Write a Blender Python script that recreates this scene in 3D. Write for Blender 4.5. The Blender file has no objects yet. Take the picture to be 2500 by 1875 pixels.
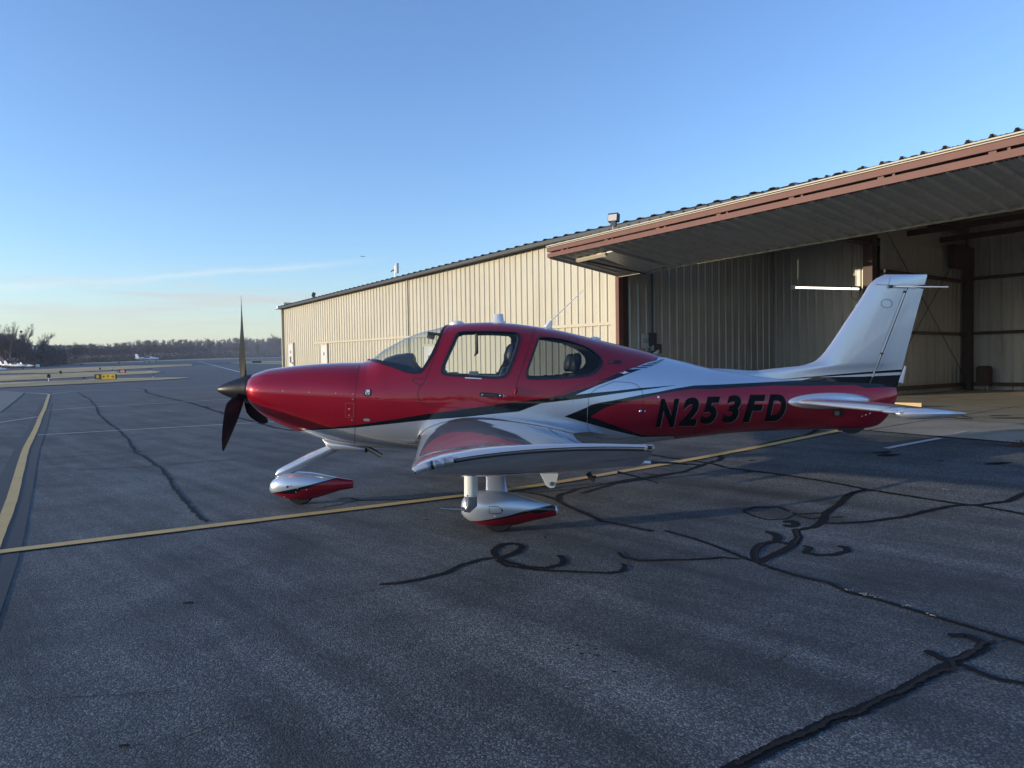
import bpy, bmesh, math, random
import numpy as np
from mathutils import Vector, Matrix
from mathutils.bvhtree import BVHTree

R = math.radians
rnd = random.Random(7)
scene = bpy.context.scene
COL = scene.collection

# ------------------------------------------------------------------ camera
CAM_H = 1.55
FPX = 1735.0                       # focal length in photo pixels (photo 2500 x 1875)
PITCH = math.atan(49.5 / FPX)      # looking slightly down
ROLL = 0.015
cam_d = bpy.data.cameras.new('camera')
cam_d.sensor_width = 36.0
cam_d.lens = FPX / 2500.0 * 36.0
cam_d.clip_start = 0.05
cam_d.clip_end = 6000.0
cam = bpy.data.objects.new('camera', cam_d)
COL.objects.link(cam)
fwd = Vector((0, math.cos(PITCH), -math.sin(PITCH)))
up0 = Vector((0, math.sin(PITCH), math.cos(PITCH)))
rt0 = Vector((1, 0, 0))
rt = (rt0 * math.cos(ROLL) - up0 * math.sin(ROLL)).normalized()
upv = (up0 * math.cos(ROLL) + rt0 * math.sin(ROLL)).normalized()
Mc = Matrix((rt, upv, -fwd)).transposed().to_4x4()
Mc.translation = Vector((0, 0, CAM_H))
cam.matrix_world = Mc
scene.camera = cam
EYE = Vector((0, 0, CAM_H))

# ------------------------------------------------------------------ light
SUN_EL = 6.5
to_sun = Vector((-0.967, -0.255, 0)).normalized()
sun_az = math.atan2(to_sun.x, to_sun.y)       # clockwise from +Y
world = bpy.data.worlds.new('World')
scene.world = world
world.use_nodes = True
wn = world.node_tree
wn.nodes.clear()
def N(nt, t, **kw):
    n = nt.nodes.new(t)
    for k, v in kw.items():
        if k.startswith('_'):
            setattr(n, k[1:], v)
        else:
            n.inputs[k.replace('__', ' ')].default_value = v
    return n
def mth(nt, op, a, b=None, c=None, clamp=False):
    n = nt.nodes.new('ShaderNodeMath'); n.operation = op; n.use_clamp = clamp
    for i, v in enumerate((a, b, c)):
        if v is None: continue
        if isinstance(v, (int, float)): n.inputs[i].default_value = v
        else: nt.links.new(v, n.inputs[i])
    return n.outputs[0]
def mixc(nt, f, a, b, mode='MIX'):
    n = nt.nodes.new('ShaderNodeMix'); n.data_type = 'RGBA'; n.blend_type = mode
    for i, v in ((0, f), (6, a), (7, b)):
        if isinstance(v, (int, float)): n.inputs[i].default_value = v
        elif isinstance(v, tuple): n.inputs[i].default_value = v if len(v) == 4 else (*v, 1)
        else: nt.links.new(v, n.inputs[i])
    return n.outputs[2]
def ramp(nt, val, pts):
    n = nt.nodes.new('ShaderNodeValToRGB')
    e = n.color_ramp.elements
    while len(e) < len(pts): e.new(0.5)
    for i, (p, c) in enumerate(pts):
        e[i].position = p
        e[i].color = c if isinstance(c, tuple) and len(c) == 4 else ((*c, 1) if isinstance(c, tuple) else (c, c, c, 1))
    if val is not None: nt.links.new(val, n.inputs[0])
    return n.outputs[0]
def noise(nt, vec, scale, detail=4, rough=.55, dim='3D', dist=0.0):
    n = nt.nodes.new('ShaderNodeTexNoise'); n.noise_dimensions = dim
    n.inputs['Scale'].default_value = scale; n.inputs['Detail'].default_value = detail
    n.inputs['Roughness'].default_value = rough; n.inputs['Distortion'].default_value = dist
    if vec is not None: nt.links.new(vec, n.inputs['Vector'])
    return n
def mapping(nt, vec, scale=(1, 1, 1), rot=(0, 0, 0), loc=(0, 0, 0)):
    n = nt.nodes.new('ShaderNodeMapping')
    n.inputs['Scale'].default_value = scale; n.inputs['Rotation'].default_value = rot; n.inputs['Location'].default_value = loc
    nt.links.new(vec, n.inputs[0])
    return n.outputs[0]
sky = wn.nodes.new('ShaderNodeTexSky')
sky.sky_type = 'NISHITA'
sky.sun_disc = False
sky.sun_elevation = R(SUN_EL)
sky.sun_rotation = sun_az
sky.altitude = 100
sky.air_density = 1.0
sky.dust_density = 0.6
sky.ozone_density = 1.0
# thin high cloud: a long contrail low over the field, a few wisps and faint bands above the woods
tc = wn.nodes.new('ShaderNodeTexCoord')
sx = wn.nodes.new('ShaderNodeSeparateXYZ'); wn.links.new(tc.outputs['Generated'], sx.inputs[0])
azn = mth(wn, 'ARCTAN2', sx.outputs[0], sx.outputs[1])       # radians, 0 = +Y, negative = left
eln = mth(wn, 'ARCSINE', sx.outputs[2])
cmb = wn.nodes.new('ShaderNodeCombineXYZ'); wn.links.new(azn, cmb.inputs[0]); wn.links.new(eln, cmb.inputs[1])
def streak(a0, e0, a1, e1, width, amp, seed):
    """a soft streak between two directions of the sky"""
    sl = (e1 - e0) / (a1 - a0)
    wob = noise(wn, mapping(wn, cmb.outputs[0], (14, 14, 1), loc=(seed, 0, 0)), 1, 5, .6)
    line = mth(wn, 'ADD', mth(wn, 'MULTIPLY', mth(wn, 'SUBTRACT', azn, a0), sl), e0)
    line = mth(wn, 'ADD', line, mth(wn, 'MULTIPLY', mth(wn, 'SUBTRACT', wob.outputs[0], .5), width * 2.2))
    d = mth(wn, 'ABSOLUTE', mth(wn, 'SUBTRACT', eln, line))
    m = mth(wn, 'SUBTRACT', 1.0, mth(wn, 'DIVIDE', d, width), clamp=True)
    m = mth(wn, 'POWER', m, 1.6)
    fa = mth(wn, 'MULTIPLY', mth(wn, 'SUBTRACT', azn, a0 - .02), 1 / .10, clamp=True)
    fb = mth(wn, 'MULTIPLY', mth(wn, 'SUBTRACT', a1, azn), 1 / .14, clamp=True)
    return mth(wn, 'MULTIPLY', mth(wn, 'MULTIPLY', m, fa), mth(wn, 'MULTIPLY', fb, amp))
def ang(px, py):
    d = (fwd * FPX + rt * (px - 1250) - upv * (py - 937.5)).normalized()
    return math.atan2(d.x, d.y), math.asin(d.z)
def st(p, q, w, a, s):
    (a0, e0), (a1, e1) = ang(*p), ang(*q)
    return streak(a0, e0, a1, e1, w, a, s)
cl = st((-500, 722), (960, 630), .0075, .34, 3)
cl = mth(wn, 'ADD', cl, st((260, 520), (820, 410), .010, .02, 9))
bands = noise(wn, mapping(wn, cmb.outputs[0], (3.5, 42, 1), loc=(5.3, 1.7, 0)), 1, 6, .62)
bm = mth(wn, 'MULTIPLY', mth(wn, 'SUBTRACT', bands.outputs[0], .47), 4.5, clamp=True)
lowm = mth(wn, 'MULTIPLY', mth(wn, 'SUBTRACT', 1.0, mth(wn, 'MULTIPLY', mth(wn, 'ABSOLUTE', mth(wn, 'SUBTRACT', eln, .083)), 20.0), clamp=True), .42)
azm = mth(wn, 'SUBTRACT', 1.0, mth(wn, 'MULTIPLY', mth(wn, 'ABSOLUTE', mth(wn, 'ADD', azn, .40)), 2.8), clamp=True)
gcl = mth(wn, 'MULTIPLY', mth(wn, 'MULTIPLY', mth(wn, 'MULTIPLY', bm, lowm), azm), 3.0, clamp=True)
# white balance of the photograph (set for the warm wall, so the sky light reads blue)
wb = mixc(wn, 1.0, sky.outputs[0], (0.71, 0.96, 1.50, 1), 'MULTIPLY')
hz_ = mth(wn, 'MULTIPLY', mth(wn, 'POWER', mth(wn, 'SUBTRACT', 1.0, mth(wn, 'MULTIPLY', mth(wn, 'MAXIMUM', eln, 0.0), 6.0), clamp=True), 2.0), .85)
wb = mixc(wn, hz_, wb, (3.05, 2.98, 2.62, 1))     # pale winter haze low over the whole horizon
skyc = mixc(wn, cl, wb, (3.3, 3.4, 3.4, 1))
skyc = mixc(wn, gcl, skyc, (2.50, 2.46, 2.42, 1))
bg = wn.nodes.new('ShaderNodeBackground'); bg.inputs['Strength'].default_value = 0.15
wo = wn.nodes.new('ShaderNodeOutputWorld')
wn.links.new(skyc, bg.inputs[0]); wn.links.new(bg.outputs[0], wo.inputs[0])

sun_d = bpy.data.lights.new('sun', 'SUN')
sun_d.energy = 2.5; sun_d.angle = R(0.53); sun_d.color = (1.0, .83, .60)
sun = bpy.data.objects.new('sun', sun_d); COL.objects.link(sun)
sdir = Vector((to_sun.x * math.cos(R(SUN_EL)), to_sun.y * math.cos(R(SUN_EL)), math.sin(R(SUN_EL))))
sun.rotation_euler = sdir.to_track_quat('Z', 'Y').to_euler()
vs = scene.view_settings
vs.view_transform = 'Standard'; vs.look = 'None'; vs.exposure = 0.90; vs.gamma = 1.0; vs.use_curve_mapping = False
cy = scene.cycles
cy.max_bounces = 8; cy.diffuse_bounces = 3; cy.glossy_bounces = 4; cy.transparent_max_bounces = 12; cy.transmission_bounces = 4
cy.caustics_reflective = False; cy.caustics_refractive = False
cy.sample_clamp_indirect = 4.0
cy.use_denoising = True

# ------------------------------------------------------------------ survey helpers (photo pixel -> place)
def ray(px, py):
    return (fwd * FPX + rt * (px - 1250) - upv * (py - 937.5)).normalized()
WD = Vector((-0.590, 0.807, 0)).normalized()   # along the hangar front, away from us
WN = Vector((WD.y, -WD.x, 0))                   # into the hangar  (0.807, 0.590)
def sstep(x, a, b):
    t = np.clip((x - a) / (b - a), 0, 1)
    return t * t * (3 - 2 * t)
def tz(x, y):
    """height of the ground: level round the plane, rising to the hangar and across the field"""
    x = np.asarray(x, float); y = np.asarray(y, float)
    d = x * WN.x + y * WN.y
    a = 0.42 * sstep(d, 5.2, 14.0) * sstep(-y, -60, -25)
    yy = np.maximum(y - 12.0, 0)
    b = 0.0172 * yy * yy / (yy + 8.0)
    b = np.minimum(b, 0.0172 * 640)
    return np.maximum(a, b) + 0.12 * np.minimum(a, b)
def G(px, py, far=900.0):
    """where the ray through a photo pixel meets the ground"""
    d = ray(px, py); t = 1.0; pt = 0
    while t < far:
        p = EYE + d * t
        if p.z - float(tz(p.x, p.y)) < 0:
            lo, hi = pt, t
            for _ in range(24):
                m = (lo + hi) / 2; p = EYE + d * m
                if p.z - float(tz(p.x, p.y)) < 0: hi = m
                else: lo = m
            return EYE + d * hi
        pt = t; t *= 1.03
    p = EYE + d * far
    return Vector((p.x, p.y, float(tz(p.x, p.y))))

# ------------------------------------------------------------------ materials
def mat(name, col=(.5, .5, .5), rough=.5, metal=0.0, coat=0.0, spec=.5, emit=None, es=0.0, bump=None, var=None):
    m = bpy.data.materials.new(name); m.use_nodes = True
    nt = m.node_tree; b = nt.nodes['Principled BSDF']
    b.inputs['Base Color'].default_value = (*col, 1); b.inputs['Roughness'].default_value = rough
    b.inputs['Metallic'].default_value = metal; b.inputs['Coat Weight'].default_value = coat
    b.inputs['Coat Roughness'].default_value = .03; b.inputs['Specular IOR Level'].default_value = spec
    if emit: b.inputs['Emission Color'].default_value = (*emit, 1); b.inputs['Emission Strength'].default_value = es
    tco = nt.nodes.new('ShaderNodeTexCoord')
    if var:   # (scale, amount)
        nz = noise(nt, tco.outputs['Object'], var[0], 5, .6)
        v = mth(nt, 'ADD', mth(nt, 'MULTIPLY', nz.outputs[0], var[1] * 2), 1 - var[1])
        hs = nt.nodes.new('ShaderNodeHueSaturation'); hs.inputs['Color'].default_value = (*col, 1)
        nt.links.new(v, hs.inputs['Value']); nt.links.new(hs.outputs[0], b.inputs['Base Color'])
    if bump:  # (scale, strength)
        nz = noise(nt, tco.outputs['Object'], bump[0], 4, .6)
        bp = nt.nodes.new('ShaderNodeBump'); bp.inputs['Strength'].default_value = bump[1]; bp.inputs['Distance'].default_value = .01
        nt.links.new(nz.outputs[0], bp.inputs['Height']); nt.links.new(bp.outputs[0], b.inputs['Normal'])
    return m
M = {}
M['black'] = mat('black_gloss', (.008, .009, .012), .28, coat=.3)
M['matte_black'] = mat('matte_black', (.012, .013, .016), .55)
M['rubber'] = mat('rubber', (.008, .008, .009), .8, bump=(60, .3))
M['white'] = mat('white_paint', (.78, .79, .80), .35)
M['chrome'] = mat('chrome', (.75, .77, .8), .12, metal=1.0)
M['steel'] = mat('stained_steel', (.33, .33, .31), .35, metal=1.0, var=(9, .3))
M['grey'] = mat('mid_grey', (.20, .21, .22), .6)
M['dark_grey'] = mat('dark_grey', (.045, .048, .055), .6)
M['leather'] = mat('seat_leather', (.035, .04, .055), .5, bump=(30, .2))
M['leather_light'] = mat('seat_leather_grey', (.30, .30, .31), .5)
M['trim'] = mat('cabin_trim', (.17, .17, .175), .7)
M['seal'] = mat('window_seal', (.010, .012, .016), .35)
M['stud_red'] = mat('painted_fastener', (.42, .16, .20), .35, metal=.3)
M['seam'] = mat('panel_gap', (.010, .006, .008), .7)
M['seam_glint'] = mat('panel_edge_glint', (.55, .56, .6), .3, metal=.5)
M['decal_white'] = mat('decal_white', (.7, .72, .75), .4)
M['red_dash'] = mat('red_dash', (.20, .006, .016), .3, metal=.3, coat=1)
M['silver_dash'] = mat('silver_dash', (.58, .61, .66), .3, metal=.6, coat=1)
M['grey_edge'] = mat('letter_edge', (.13, .12, .125), .4)
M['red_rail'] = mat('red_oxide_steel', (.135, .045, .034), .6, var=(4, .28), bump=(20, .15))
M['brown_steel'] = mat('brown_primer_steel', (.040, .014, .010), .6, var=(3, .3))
M['tan_trim'] = mat('tan_trim', (.50, .45, .34), .55, var=(6, .12))
M['wood'] = mat('pine_block', (.62, .44, .20), .7, var=(9, .15))
M['sign_black'] = mat('sign_black', (.012, .014, .013), .5)
M['sign_yellow'] = mat('sign_yellow', (.72, .46, .02), .45, var=(5, .08))
M['sign_red'] = mat('sign_red', (.28, .01, .035), .45)
M['galv'] = mat('galvanised', (.42, .43, .44), .45, metal=.7, var=(12, .2))
M['paper'] = mat('paper', (.55, .55, .52), .9)
M['bark'] = mat('bark', (.105, .085, .072), .95, var=(3, .3))
M['twig'] = mat('twigs', (.125, .105, .105), .95, var=(.8, .35))
M['brush'] = mat('brush', (.075, .066, .062), .95, var=(.5, .4))
M['tube'] = mat('lit_tube', (.9, .9, .85), .4, emit=(1, .93, .80), es=2.2)
M['lens'] = mat('lamp_lens', (.62, .58, .56), .2)
M['leaf'] = mat('dry_leaves', (.13, .045, .028), .9, var=(20, .4))
M['straw'] = mat('dead_stalks', (.42, .37, .28), .9)

def glass(name, tint, refl_rough=.02, spec=1.0):
    m = bpy.data.materials.new(name); m.use_nodes = True; nt = m.node_tree; nt.nodes.clear()
    o = nt.nodes.new('ShaderNodeOutputMaterial'); tr = nt.nodes.new('ShaderNodeBsdfTransparent')
    tr.inputs[0].default_value = (*tint, 1)
    g = nt.nodes.new('ShaderNodeBsdfGlossy'); g.inputs['Roughness'].default_value = refl_rough
    fr = nt.nodes.new('ShaderNodeFresnel'); ge = nt.nodes.new('ShaderNodeNewGeometry')
    nt.links.new(mth(nt, 'SUBTRACT', 1.5, mth(nt, 'MULTIPLY', ge.outputs['Backfacing'], 1.5 - 1 / 1.5)), fr.inputs['IOR'])   # thin pane: same from both sides
    mx = nt.nodes.new('ShaderNodeMixShader')
    nt.links.new(mth(nt, 'MULTIPLY', fr.outputs[0], spec), mx.inputs[0]); nt.links.new(tr.outputs[0], mx.inputs[1]); nt.links.new(g.outputs[0], mx.inputs[2])
    nt.links.new(mx.outputs[0], o.inputs[0])
    return m
M['glass'] = glass('window_glass', (.90, .93, .92))
M['glass_tint'] = glass('tinted_glass', (.42, .46, .48))
M['screen_glass'] = glass('windshield_glass', (.86, .90, .90))

def cladding(name, col, dirt=.16, rough=.45, metal=.1):
    """painted sheet steel: faint vertical streaks and grime, chalky patches"""
    m = bpy.data.materials.new(name); m.use_nodes = True; nt = m.node_tree; b = nt.nodes['Principled BSDF']
    t = nt.nodes.new('ShaderNodeTexCoord'); g = nt.nodes.new('ShaderNodeNewGeometry')
    v = mapping(nt, g.outputs['Position'], (5, 5, .35))
    n1 = noise(nt, v, 1, 6, .65); n2 = noise(nt, g.outputs['Position'], .5, 4, .5); n3 = noise(nt, mapping(nt, g.outputs['Position'], (30, 30, 1.2)), 1, 3, .6)
    a = mth(nt, 'ADD', mth(nt, 'MULTIPLY', n1.outputs[0], .5), mth(nt, 'ADD', mth(nt, 'MULTIPLY', n2.outputs[0], .3), mth(nt, 'MULTIPLY', n3.outputs[0], .2)))
    c = ramp(nt, a, [(.32, tuple(x * (1 - 2 * dirt) for x in col)), (.5, col), (.7, tuple(min(1, x * (1 + dirt * .5)) for x in col))])
    nt.links.new(c, b.inputs['Base Color'])
    b.inputs['Roughness'].default_value = rough; b.inputs['Metallic'].default_value = metal
    return m
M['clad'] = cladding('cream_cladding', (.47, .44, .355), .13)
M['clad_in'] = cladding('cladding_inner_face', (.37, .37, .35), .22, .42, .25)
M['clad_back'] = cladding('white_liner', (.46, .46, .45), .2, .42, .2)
M['clad_door'] = cladding('door_skin', (.46, .45, .41), .2, .5, .1)
M['roof'] = cladding('roof_sheet', (.52, .50, .44), .2, .6, .0)
M['door_white'] = cladding('white_door', (.62, .60, .58), .12, .5, 0)

# ------------------------------------------------------------------ mesh helpers
class MB:
    def __init__(s): s.v = []; s.f = []
    def add(s, vs, fs):
        k = len(s.v); s.v += [tuple(v) for v in vs]; s.f += [tuple(i + k for i in f) for f in fs]; return s
    def box(s, c, d, rot=None):
        x, y, z = (q / 2 for q in d); c = Vector(c)
        vs = [Vector(p) for p in ((-x, -y, -z), (x, -y, -z), (x, y, -z), (-x, y, -z), (-x, -y, z), (x, -y, z), (x, y, z), (-x, y, z))]
        if rot is not None: vs = [rot @ p for p in vs]
        return s.add([c + p for p in vs], [(0, 3, 2, 1), (4, 5, 6, 7), (0, 1, 5, 4), (1, 2, 6, 5), (2, 3, 7, 6), (3, 0, 4, 7)])
    def tube(s, pts, rad, n=8, cap=True, squash=None):
        pts = [Vector(p) for p in pts]; rad = rad if hasattr(rad, '__len__') else [rad] * len(pts)
        rings = []; prev = None
        for i, p in enumerate(pts):
            t = (pts[min(i + 1, len(pts) - 1)] - pts[max(i - 1, 0)]).normalized()
            if prev is None:
                a = Vector((0, 0, 1)) if abs(t.z) < .9 else Vector((1, 0, 0))
                x = t.cross(a).normalized()
            else:
                x = (prev - t * prev.dot(t)).normalized()
            prev = x; y = t.cross(x)
            sq = squash or (1, 1)
            rings.append([p + x * math.cos(2 * math.pi * k / n) * rad[i] * sq[0] + y * math.sin(2 * math.pi * k / n) * rad[i] * sq[1] for k in range(n)])
        return s.loft(rings, cap)
    def loft(s, rings, cap=True, closed=True):
        n = len(rings[0]); vs = [p for r in rings for p in r]; fs = []
        for i in range(len(rings) - 1):
            for k in range(n if closed else n - 1):
                a = i * n + k; b = i * n + (k + 1) % n
                fs.append((a, b, b + n, a + n))
        if cap and closed:
            fs.append(tuple(range(n - 1, -1, -1))); fs.append(tuple((len(rings) - 1) * n + k for k in range(n)))
        return s.add(vs, fs)
    def lathe(s, prof, o=(0, 0, 0), ax='x', n=32):
        rings = []
        for (a, r) in prof:
            ring = []
            for k in range(n):
                t = 2 * math.pi * k / n; c_, s_ = r * math.cos(t), r * math.sin(t)
                p = {'x': (a, c_, s_), 'y': (s_, a, c_), 'z': (c_, s_, a)}[ax]
                ring.append(Vector(o) + Vector(p))
            rings.append(ring)
        return s.loft(rings)
    def prism(s, poly, h0, h1, fn):
        """poly in 2D, fn(x, y, h) -> 3D"""
        n = len(poly); vs = [fn(x, y, h0) for x, y in poly] + [fn(x, y, h1) for x, y in poly]
        return s.add(vs, [tuple(range(n - 1, -1, -1)), tuple(range(n, 2 * n))] + [(i, (i + 1) % n, (i + 1) % n + n, i + n) for i in range(n)])
    def mesh(s, name, m, smooth=False, fix=True):
        me = bpy.data.meshes.new(name); me.from_pydata([tuple(v) for v in s.v], [], s.f)
        if fix:
            bm = bmesh.new(); bm.from_mesh(me); bmesh.ops.recalc_face_normals(bm, faces=bm.faces); bm.to_mesh(me); bm.free()
        for mm in (m if isinstance(m, (list, tuple)) else [m]): me.materials.append(mm)
        if smooth: shade(me, smooth if not isinstance(smooth, bool) else 35)
        me.update(); return me
    def build(s, name, m, parent=None, smooth=False, fix=True):
        o = bpy.data.objects.new(name, s.mesh(name, m, smooth, fix)); COL.objects.link(o)
        if parent: o.parent = parent
        return o
def shade(me, angle=35):
    me.polygons.foreach_set('use_smooth', [True] * len(me.polygons))
    try: me.set_sharp_from_angle(angle=R(angle))
    except Exception: pass
def tag(o, label=None, cat=None, group=None, kind=None):
    if label: o['label'] = label
    if cat: o['category'] = cat
    if group: o['group'] = group
    if kind: o['kind'] = kind
    return o
def empty(name, loc=(0, 0, 0), rz=0.0, parent=None):
    o = bpy.data.objects.new(name, None); COL.objects.link(o); o.location = loc; o.rotation_euler = (0, 0, rz)
    o.empty_display_size = .2
    if parent: o.parent = parent
    return o
def link(name, me, parent=None, loc=None, rot=None, sc=None):
    o = bpy.data.objects.new(name, me); COL.objects.link(o)
    if parent: o.parent = parent
    if loc is not None: o.location = loc
    if rot is not None: o.rotation_euler = rot
    if sc is not None: o.scale = sc
    return o
def copy_tree(o, parent=None):
    c = o.copy(); COL.objects.link(c)
    if parent is not None: c.parent = parent; c.matrix_parent_inverse = o.matrix_parent_inverse
    for ch in list(o.children): copy_tree(ch, c)
    return c
def interp(xs, ys, x):
    """monotone cubic through the stations"""
    xs = np.asarray(xs, float); ys = np.asarray(ys, float); x = np.asarray(x, float)
    h = np.diff(xs); dl = np.diff(ys) / h; m = np.zeros(len(xs))
    m[0], m[-1] = dl[0], dl[-1]
    for i in range(1, len(xs) - 1):
        if dl[i - 1] * dl[i] > 0:
            w1 = 2 * h[i] + h[i - 1]; w2 = h[i] + 2 * h[i - 1]
            m[i] = (w1 + w2) / (w1 / dl[i - 1] + w2 / dl[i])
    k = np.clip(np.searchsorted(xs, x) - 1, 0, len(xs) - 2)
    t = np.clip((x - xs[k]) / h[k], 0, 1)
    return ((2 * t**3 - 3 * t**2 + 1) * ys[k] + (t**3 - 2 * t**2 + t) * h[k] * m[k] + (-2 * t**3 + 3 * t**2) * ys[k + 1] + (t**3 - t**2) * h[k] * m[k + 1])
def smooth_path(pts, n=6):
    """Catmull-Rom through 2D points"""
    P = [pts[0]] + list(pts) + [pts[-1]]; out = []
    for i in range(1, len(P) - 2):
        p0, p1, p2, p3 = (np.array(P[j], float) for j in (i - 1, i, i + 1, i + 2))
        for k in range(n):
            t = k / n
            out.append(tuple(.5 * ((2 * p1) + (-p0 + p2) * t + (2 * p0 - 5 * p1 + 4 * p2 - p3) * t * t + (-p0 + 3 * p1 - 3 * p2 + p3) * t**3)))
    out.append(tuple(pts[-1])); return out

# ================================================================== GROUND
def ground_mat():
    m = bpy.data.materials.new('asphalt'); m.use_nodes = True; nt = m.node_tree; b = nt.nodes['Principled BSDF']
    g = nt.nodes.new('ShaderNodeNewGeometry'); P = g.outputs['Position']
    # aggregate: stones a few mm across, lighter than the binder
    vo = nt.nodes.new('ShaderNodeTexVoronoi'); vo.inputs['Scale'].default_value = 125; nt.links.new(P, vo.inputs['Vector'])
    vo.inputs['Randomness'].default_value = 1
    sc_ = nt.nodes.new('ShaderNodeSeparateColor'); nt.links.new(vo.outputs['Color'], sc_.inputs[0])
    fine = noise(nt, P, 60, 6, .75)
    big = noise(nt, P, .35, 5, .55, dist=.4)
    med = noise(nt, P, 1.7, 5, .6)
    # long diagonal streaks, paler and darker, across the apron
    stv = mapping(nt, mapping(nt, P, rot=(0, 0, R(48))), (.22, 2.6, 1))
    stn = noise(nt, stv, 1, 5, .6)
    worn = mth(nt, 'ADD', mth(nt, 'MULTIPLY', big.outputs[0], .38), mth(nt, 'ADD', mth(nt, 'MULTIPLY', med.outputs[0], .22), mth(nt, 'MULTIPLY', stn.outputs[0], .40)))
    wr = ramp(nt, worn, [(.36, (.026, .031, .035)), (.50, (.050, .057, .063)), (.66, (.092, .102, .108))])
    st1 = mth(nt, 'POWER', sc_.outputs[0], 3.0)
    stone = mth(nt, 'MULTIPLY', st1, mth(nt, 'ADD', mth(nt, 'MULTIPLY', mth(nt, 'SUBTRACT', worn, .42), 4.0, clamp=True), .20))
    c = mixc(nt, mth(nt, 'MULTIPLY', stone, 1.0, None, True), wr, (.37, .385, .39, 1))
    dk = mth(nt, 'MULTIPLY', mth(nt, 'SUBTRACT', .52, fine.outputs[0], clamp=True), 2.4, clamp=True)
    c = mixc(nt, dk, c, (.012, .012, .014, 1))
    # sparse oil spots
    ov = nt.nodes.new('ShaderNodeTexVoronoi'); ov.inputs['Scale'].default_value = .75; nt.links.new(P, ov.inputs['Vector'])
    spot = mth(nt, 'MULTIPLY', mth(nt, 'SUBTRACT', .035, ov.outputs['Distance'], clamp=True), 60, clamp=True)
    # pavement tone turns paler further out over the field
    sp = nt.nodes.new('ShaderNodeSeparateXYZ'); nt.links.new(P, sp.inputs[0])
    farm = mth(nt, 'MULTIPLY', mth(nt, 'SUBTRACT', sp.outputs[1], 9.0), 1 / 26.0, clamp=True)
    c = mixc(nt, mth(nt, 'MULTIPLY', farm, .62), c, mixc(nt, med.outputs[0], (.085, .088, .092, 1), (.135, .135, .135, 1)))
    nt.links.new(c, b.inputs['Base Color'])
    b.inputs['Roughness'].default_value = .78; b.inputs['Specular IOR Level'].default_value = .35
    hh = mth(nt, 'ADD', mth(nt, 'MULTIPLY', vo.outputs['Distance'], -.7), mth(nt, 'MULTIPLY', fine.outputs[0], .8))
    bp = nt.nodes.new('ShaderNodeBump'); bp.inputs['Strength'].default_value = .8; bp.inputs['Distance'].default_value = .006
    nt.links.new(hh, bp.inputs['Height']); nt.links.new(bp.outputs[0], b.inputs['Normal'])
    return m
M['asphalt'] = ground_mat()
def grid_axis(lo, hi, fine_lo, fine_hi, step):
    xs = list(np.arange(fine_lo, fine_hi + 1e-6, step)); s = step; x = fine_lo
    while x > lo: s *= 1.25; x -= s; xs.insert(0, max(x, lo))
    s = step; x = fine_hi
    while x < hi: s *= 1.25; x += s; xs.append(min(x, hi))
    return xs
gx = grid_axis(-2500, 2500, -40, 30, .9); gy = grid_axis(-900, 3500, -6, 60, .9)
X, Y = np.meshgrid(gx, gy); Z = tz(X, Y)
b = MB(); nx = len(gx)
b.v = list(zip(X.ravel(), Y.ravel(), Z.ravel()))
b.f = [(j * nx + i, j * nx + i + 1, (j + 1) * nx + i + 1, (j + 1) * nx + i) for j in range(len(gy) - 1) for i in range(nx - 1)]
tag(b.build('asphalt_apron', M['asphalt'], smooth=80, fix=False), kind='structure')

def drape(name, corners_fn, nu, nv, m, lift, **tg):
    """a sheet laid on the ground; corners_fn(s, t) -> (x, y)"""
    b = MB()
    for j in range(nv + 1):
        for i in range(nu + 1):
            x, y = corners_fn(i / nu, j / nv); b.v.append((x, y, float(tz(x, y)) + lift))
    b.f = [(j * (nu + 1) + i, j * (nu + 1) + i + 1, (j + 1) * (nu + 1) + i + 1, (j + 1) * (nu + 1) + i) for j in range(nv) for i in range(nu)]
    o = b.build(name, m, smooth=80, fix=False); tag(o, **tg); return o
def field_patch(name, top, bot, m, lift, **tg):
    """a patch of ground between two outlines seen across the field"""
    xs = np.linspace(max(top[0][0], bot[0][0]), min(top[-1][0], bot[-1][0]), 60)
    ty = np.interp(xs, *zip(*top)); by = np.interp(xs, *zip(*bot)); rows = 6; b = MB()
    for j in range(rows + 1):
        for x, t0, b0 in zip(xs, ty, by):
            p = G(x, b0 + (t0 - b0) * j / rows); b.v.append((p.x, p.y, float(tz(p.x, p.y)) + lift))
    n = len(xs)
    b.f = [(j * n + i, j * n + i + 1, (j + 1) * n + i + 1, (j + 1) * n + i) for j in range(rows) for i in range(n - 1)]
    o = b.build(name, m, smooth=80, fix=False); tag(o, **tg); return o
def ribbon(pts, width, lift, b=None, jag=0.0, n=5, seed=0, taper=True):
    """a painted or poured line laid on the ground through world points"""
    rr = random.Random(seed); b = b or MB()
    P = smooth_path([(p.x, p.y) for p in pts], n)
    Q = [P[0]]
    for p in P[1:]:
        q0 = Q[-1]; L = math.dist(q0, p); k = max(1, int(L / .8))
        for i in range(1, k + 1): Q.append((q0[0] + (p[0] - q0[0]) * i / k, q0[1] + (p[1] - q0[1]) * i / k))
    k0 = len(b.v)
    for i, p in enumerate(Q):
        a = Q[max(i - 1, 0)]; c = Q[min(i + 1, len(Q) - 1)]; t = Vector((c[0] - a[0], c[1] - a[1])).normalized(); nn = Vector((-t.y, t.x))
        w = width(i / (len(Q) - 1)) if callable(width) else width
        if taper and i in (0, len(Q) - 1): w *= .35
        for s_ in (-1, 1):
            ww = w / 2 * (1 + jag * rr.uniform(-1, 1)); x = p[0] + nn.x * ww * s_; y = p[1] + nn.y * ww * s_
            b.v.append((x, y, float(tz(x, y)) + lift))
    b.f += [(k0 + 2 * i, k0 + 2 * i + 1, k0 + 2 * i + 3, k0 + 2 * i + 2) for i in range(len(Q) - 1)]
    return b
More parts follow.
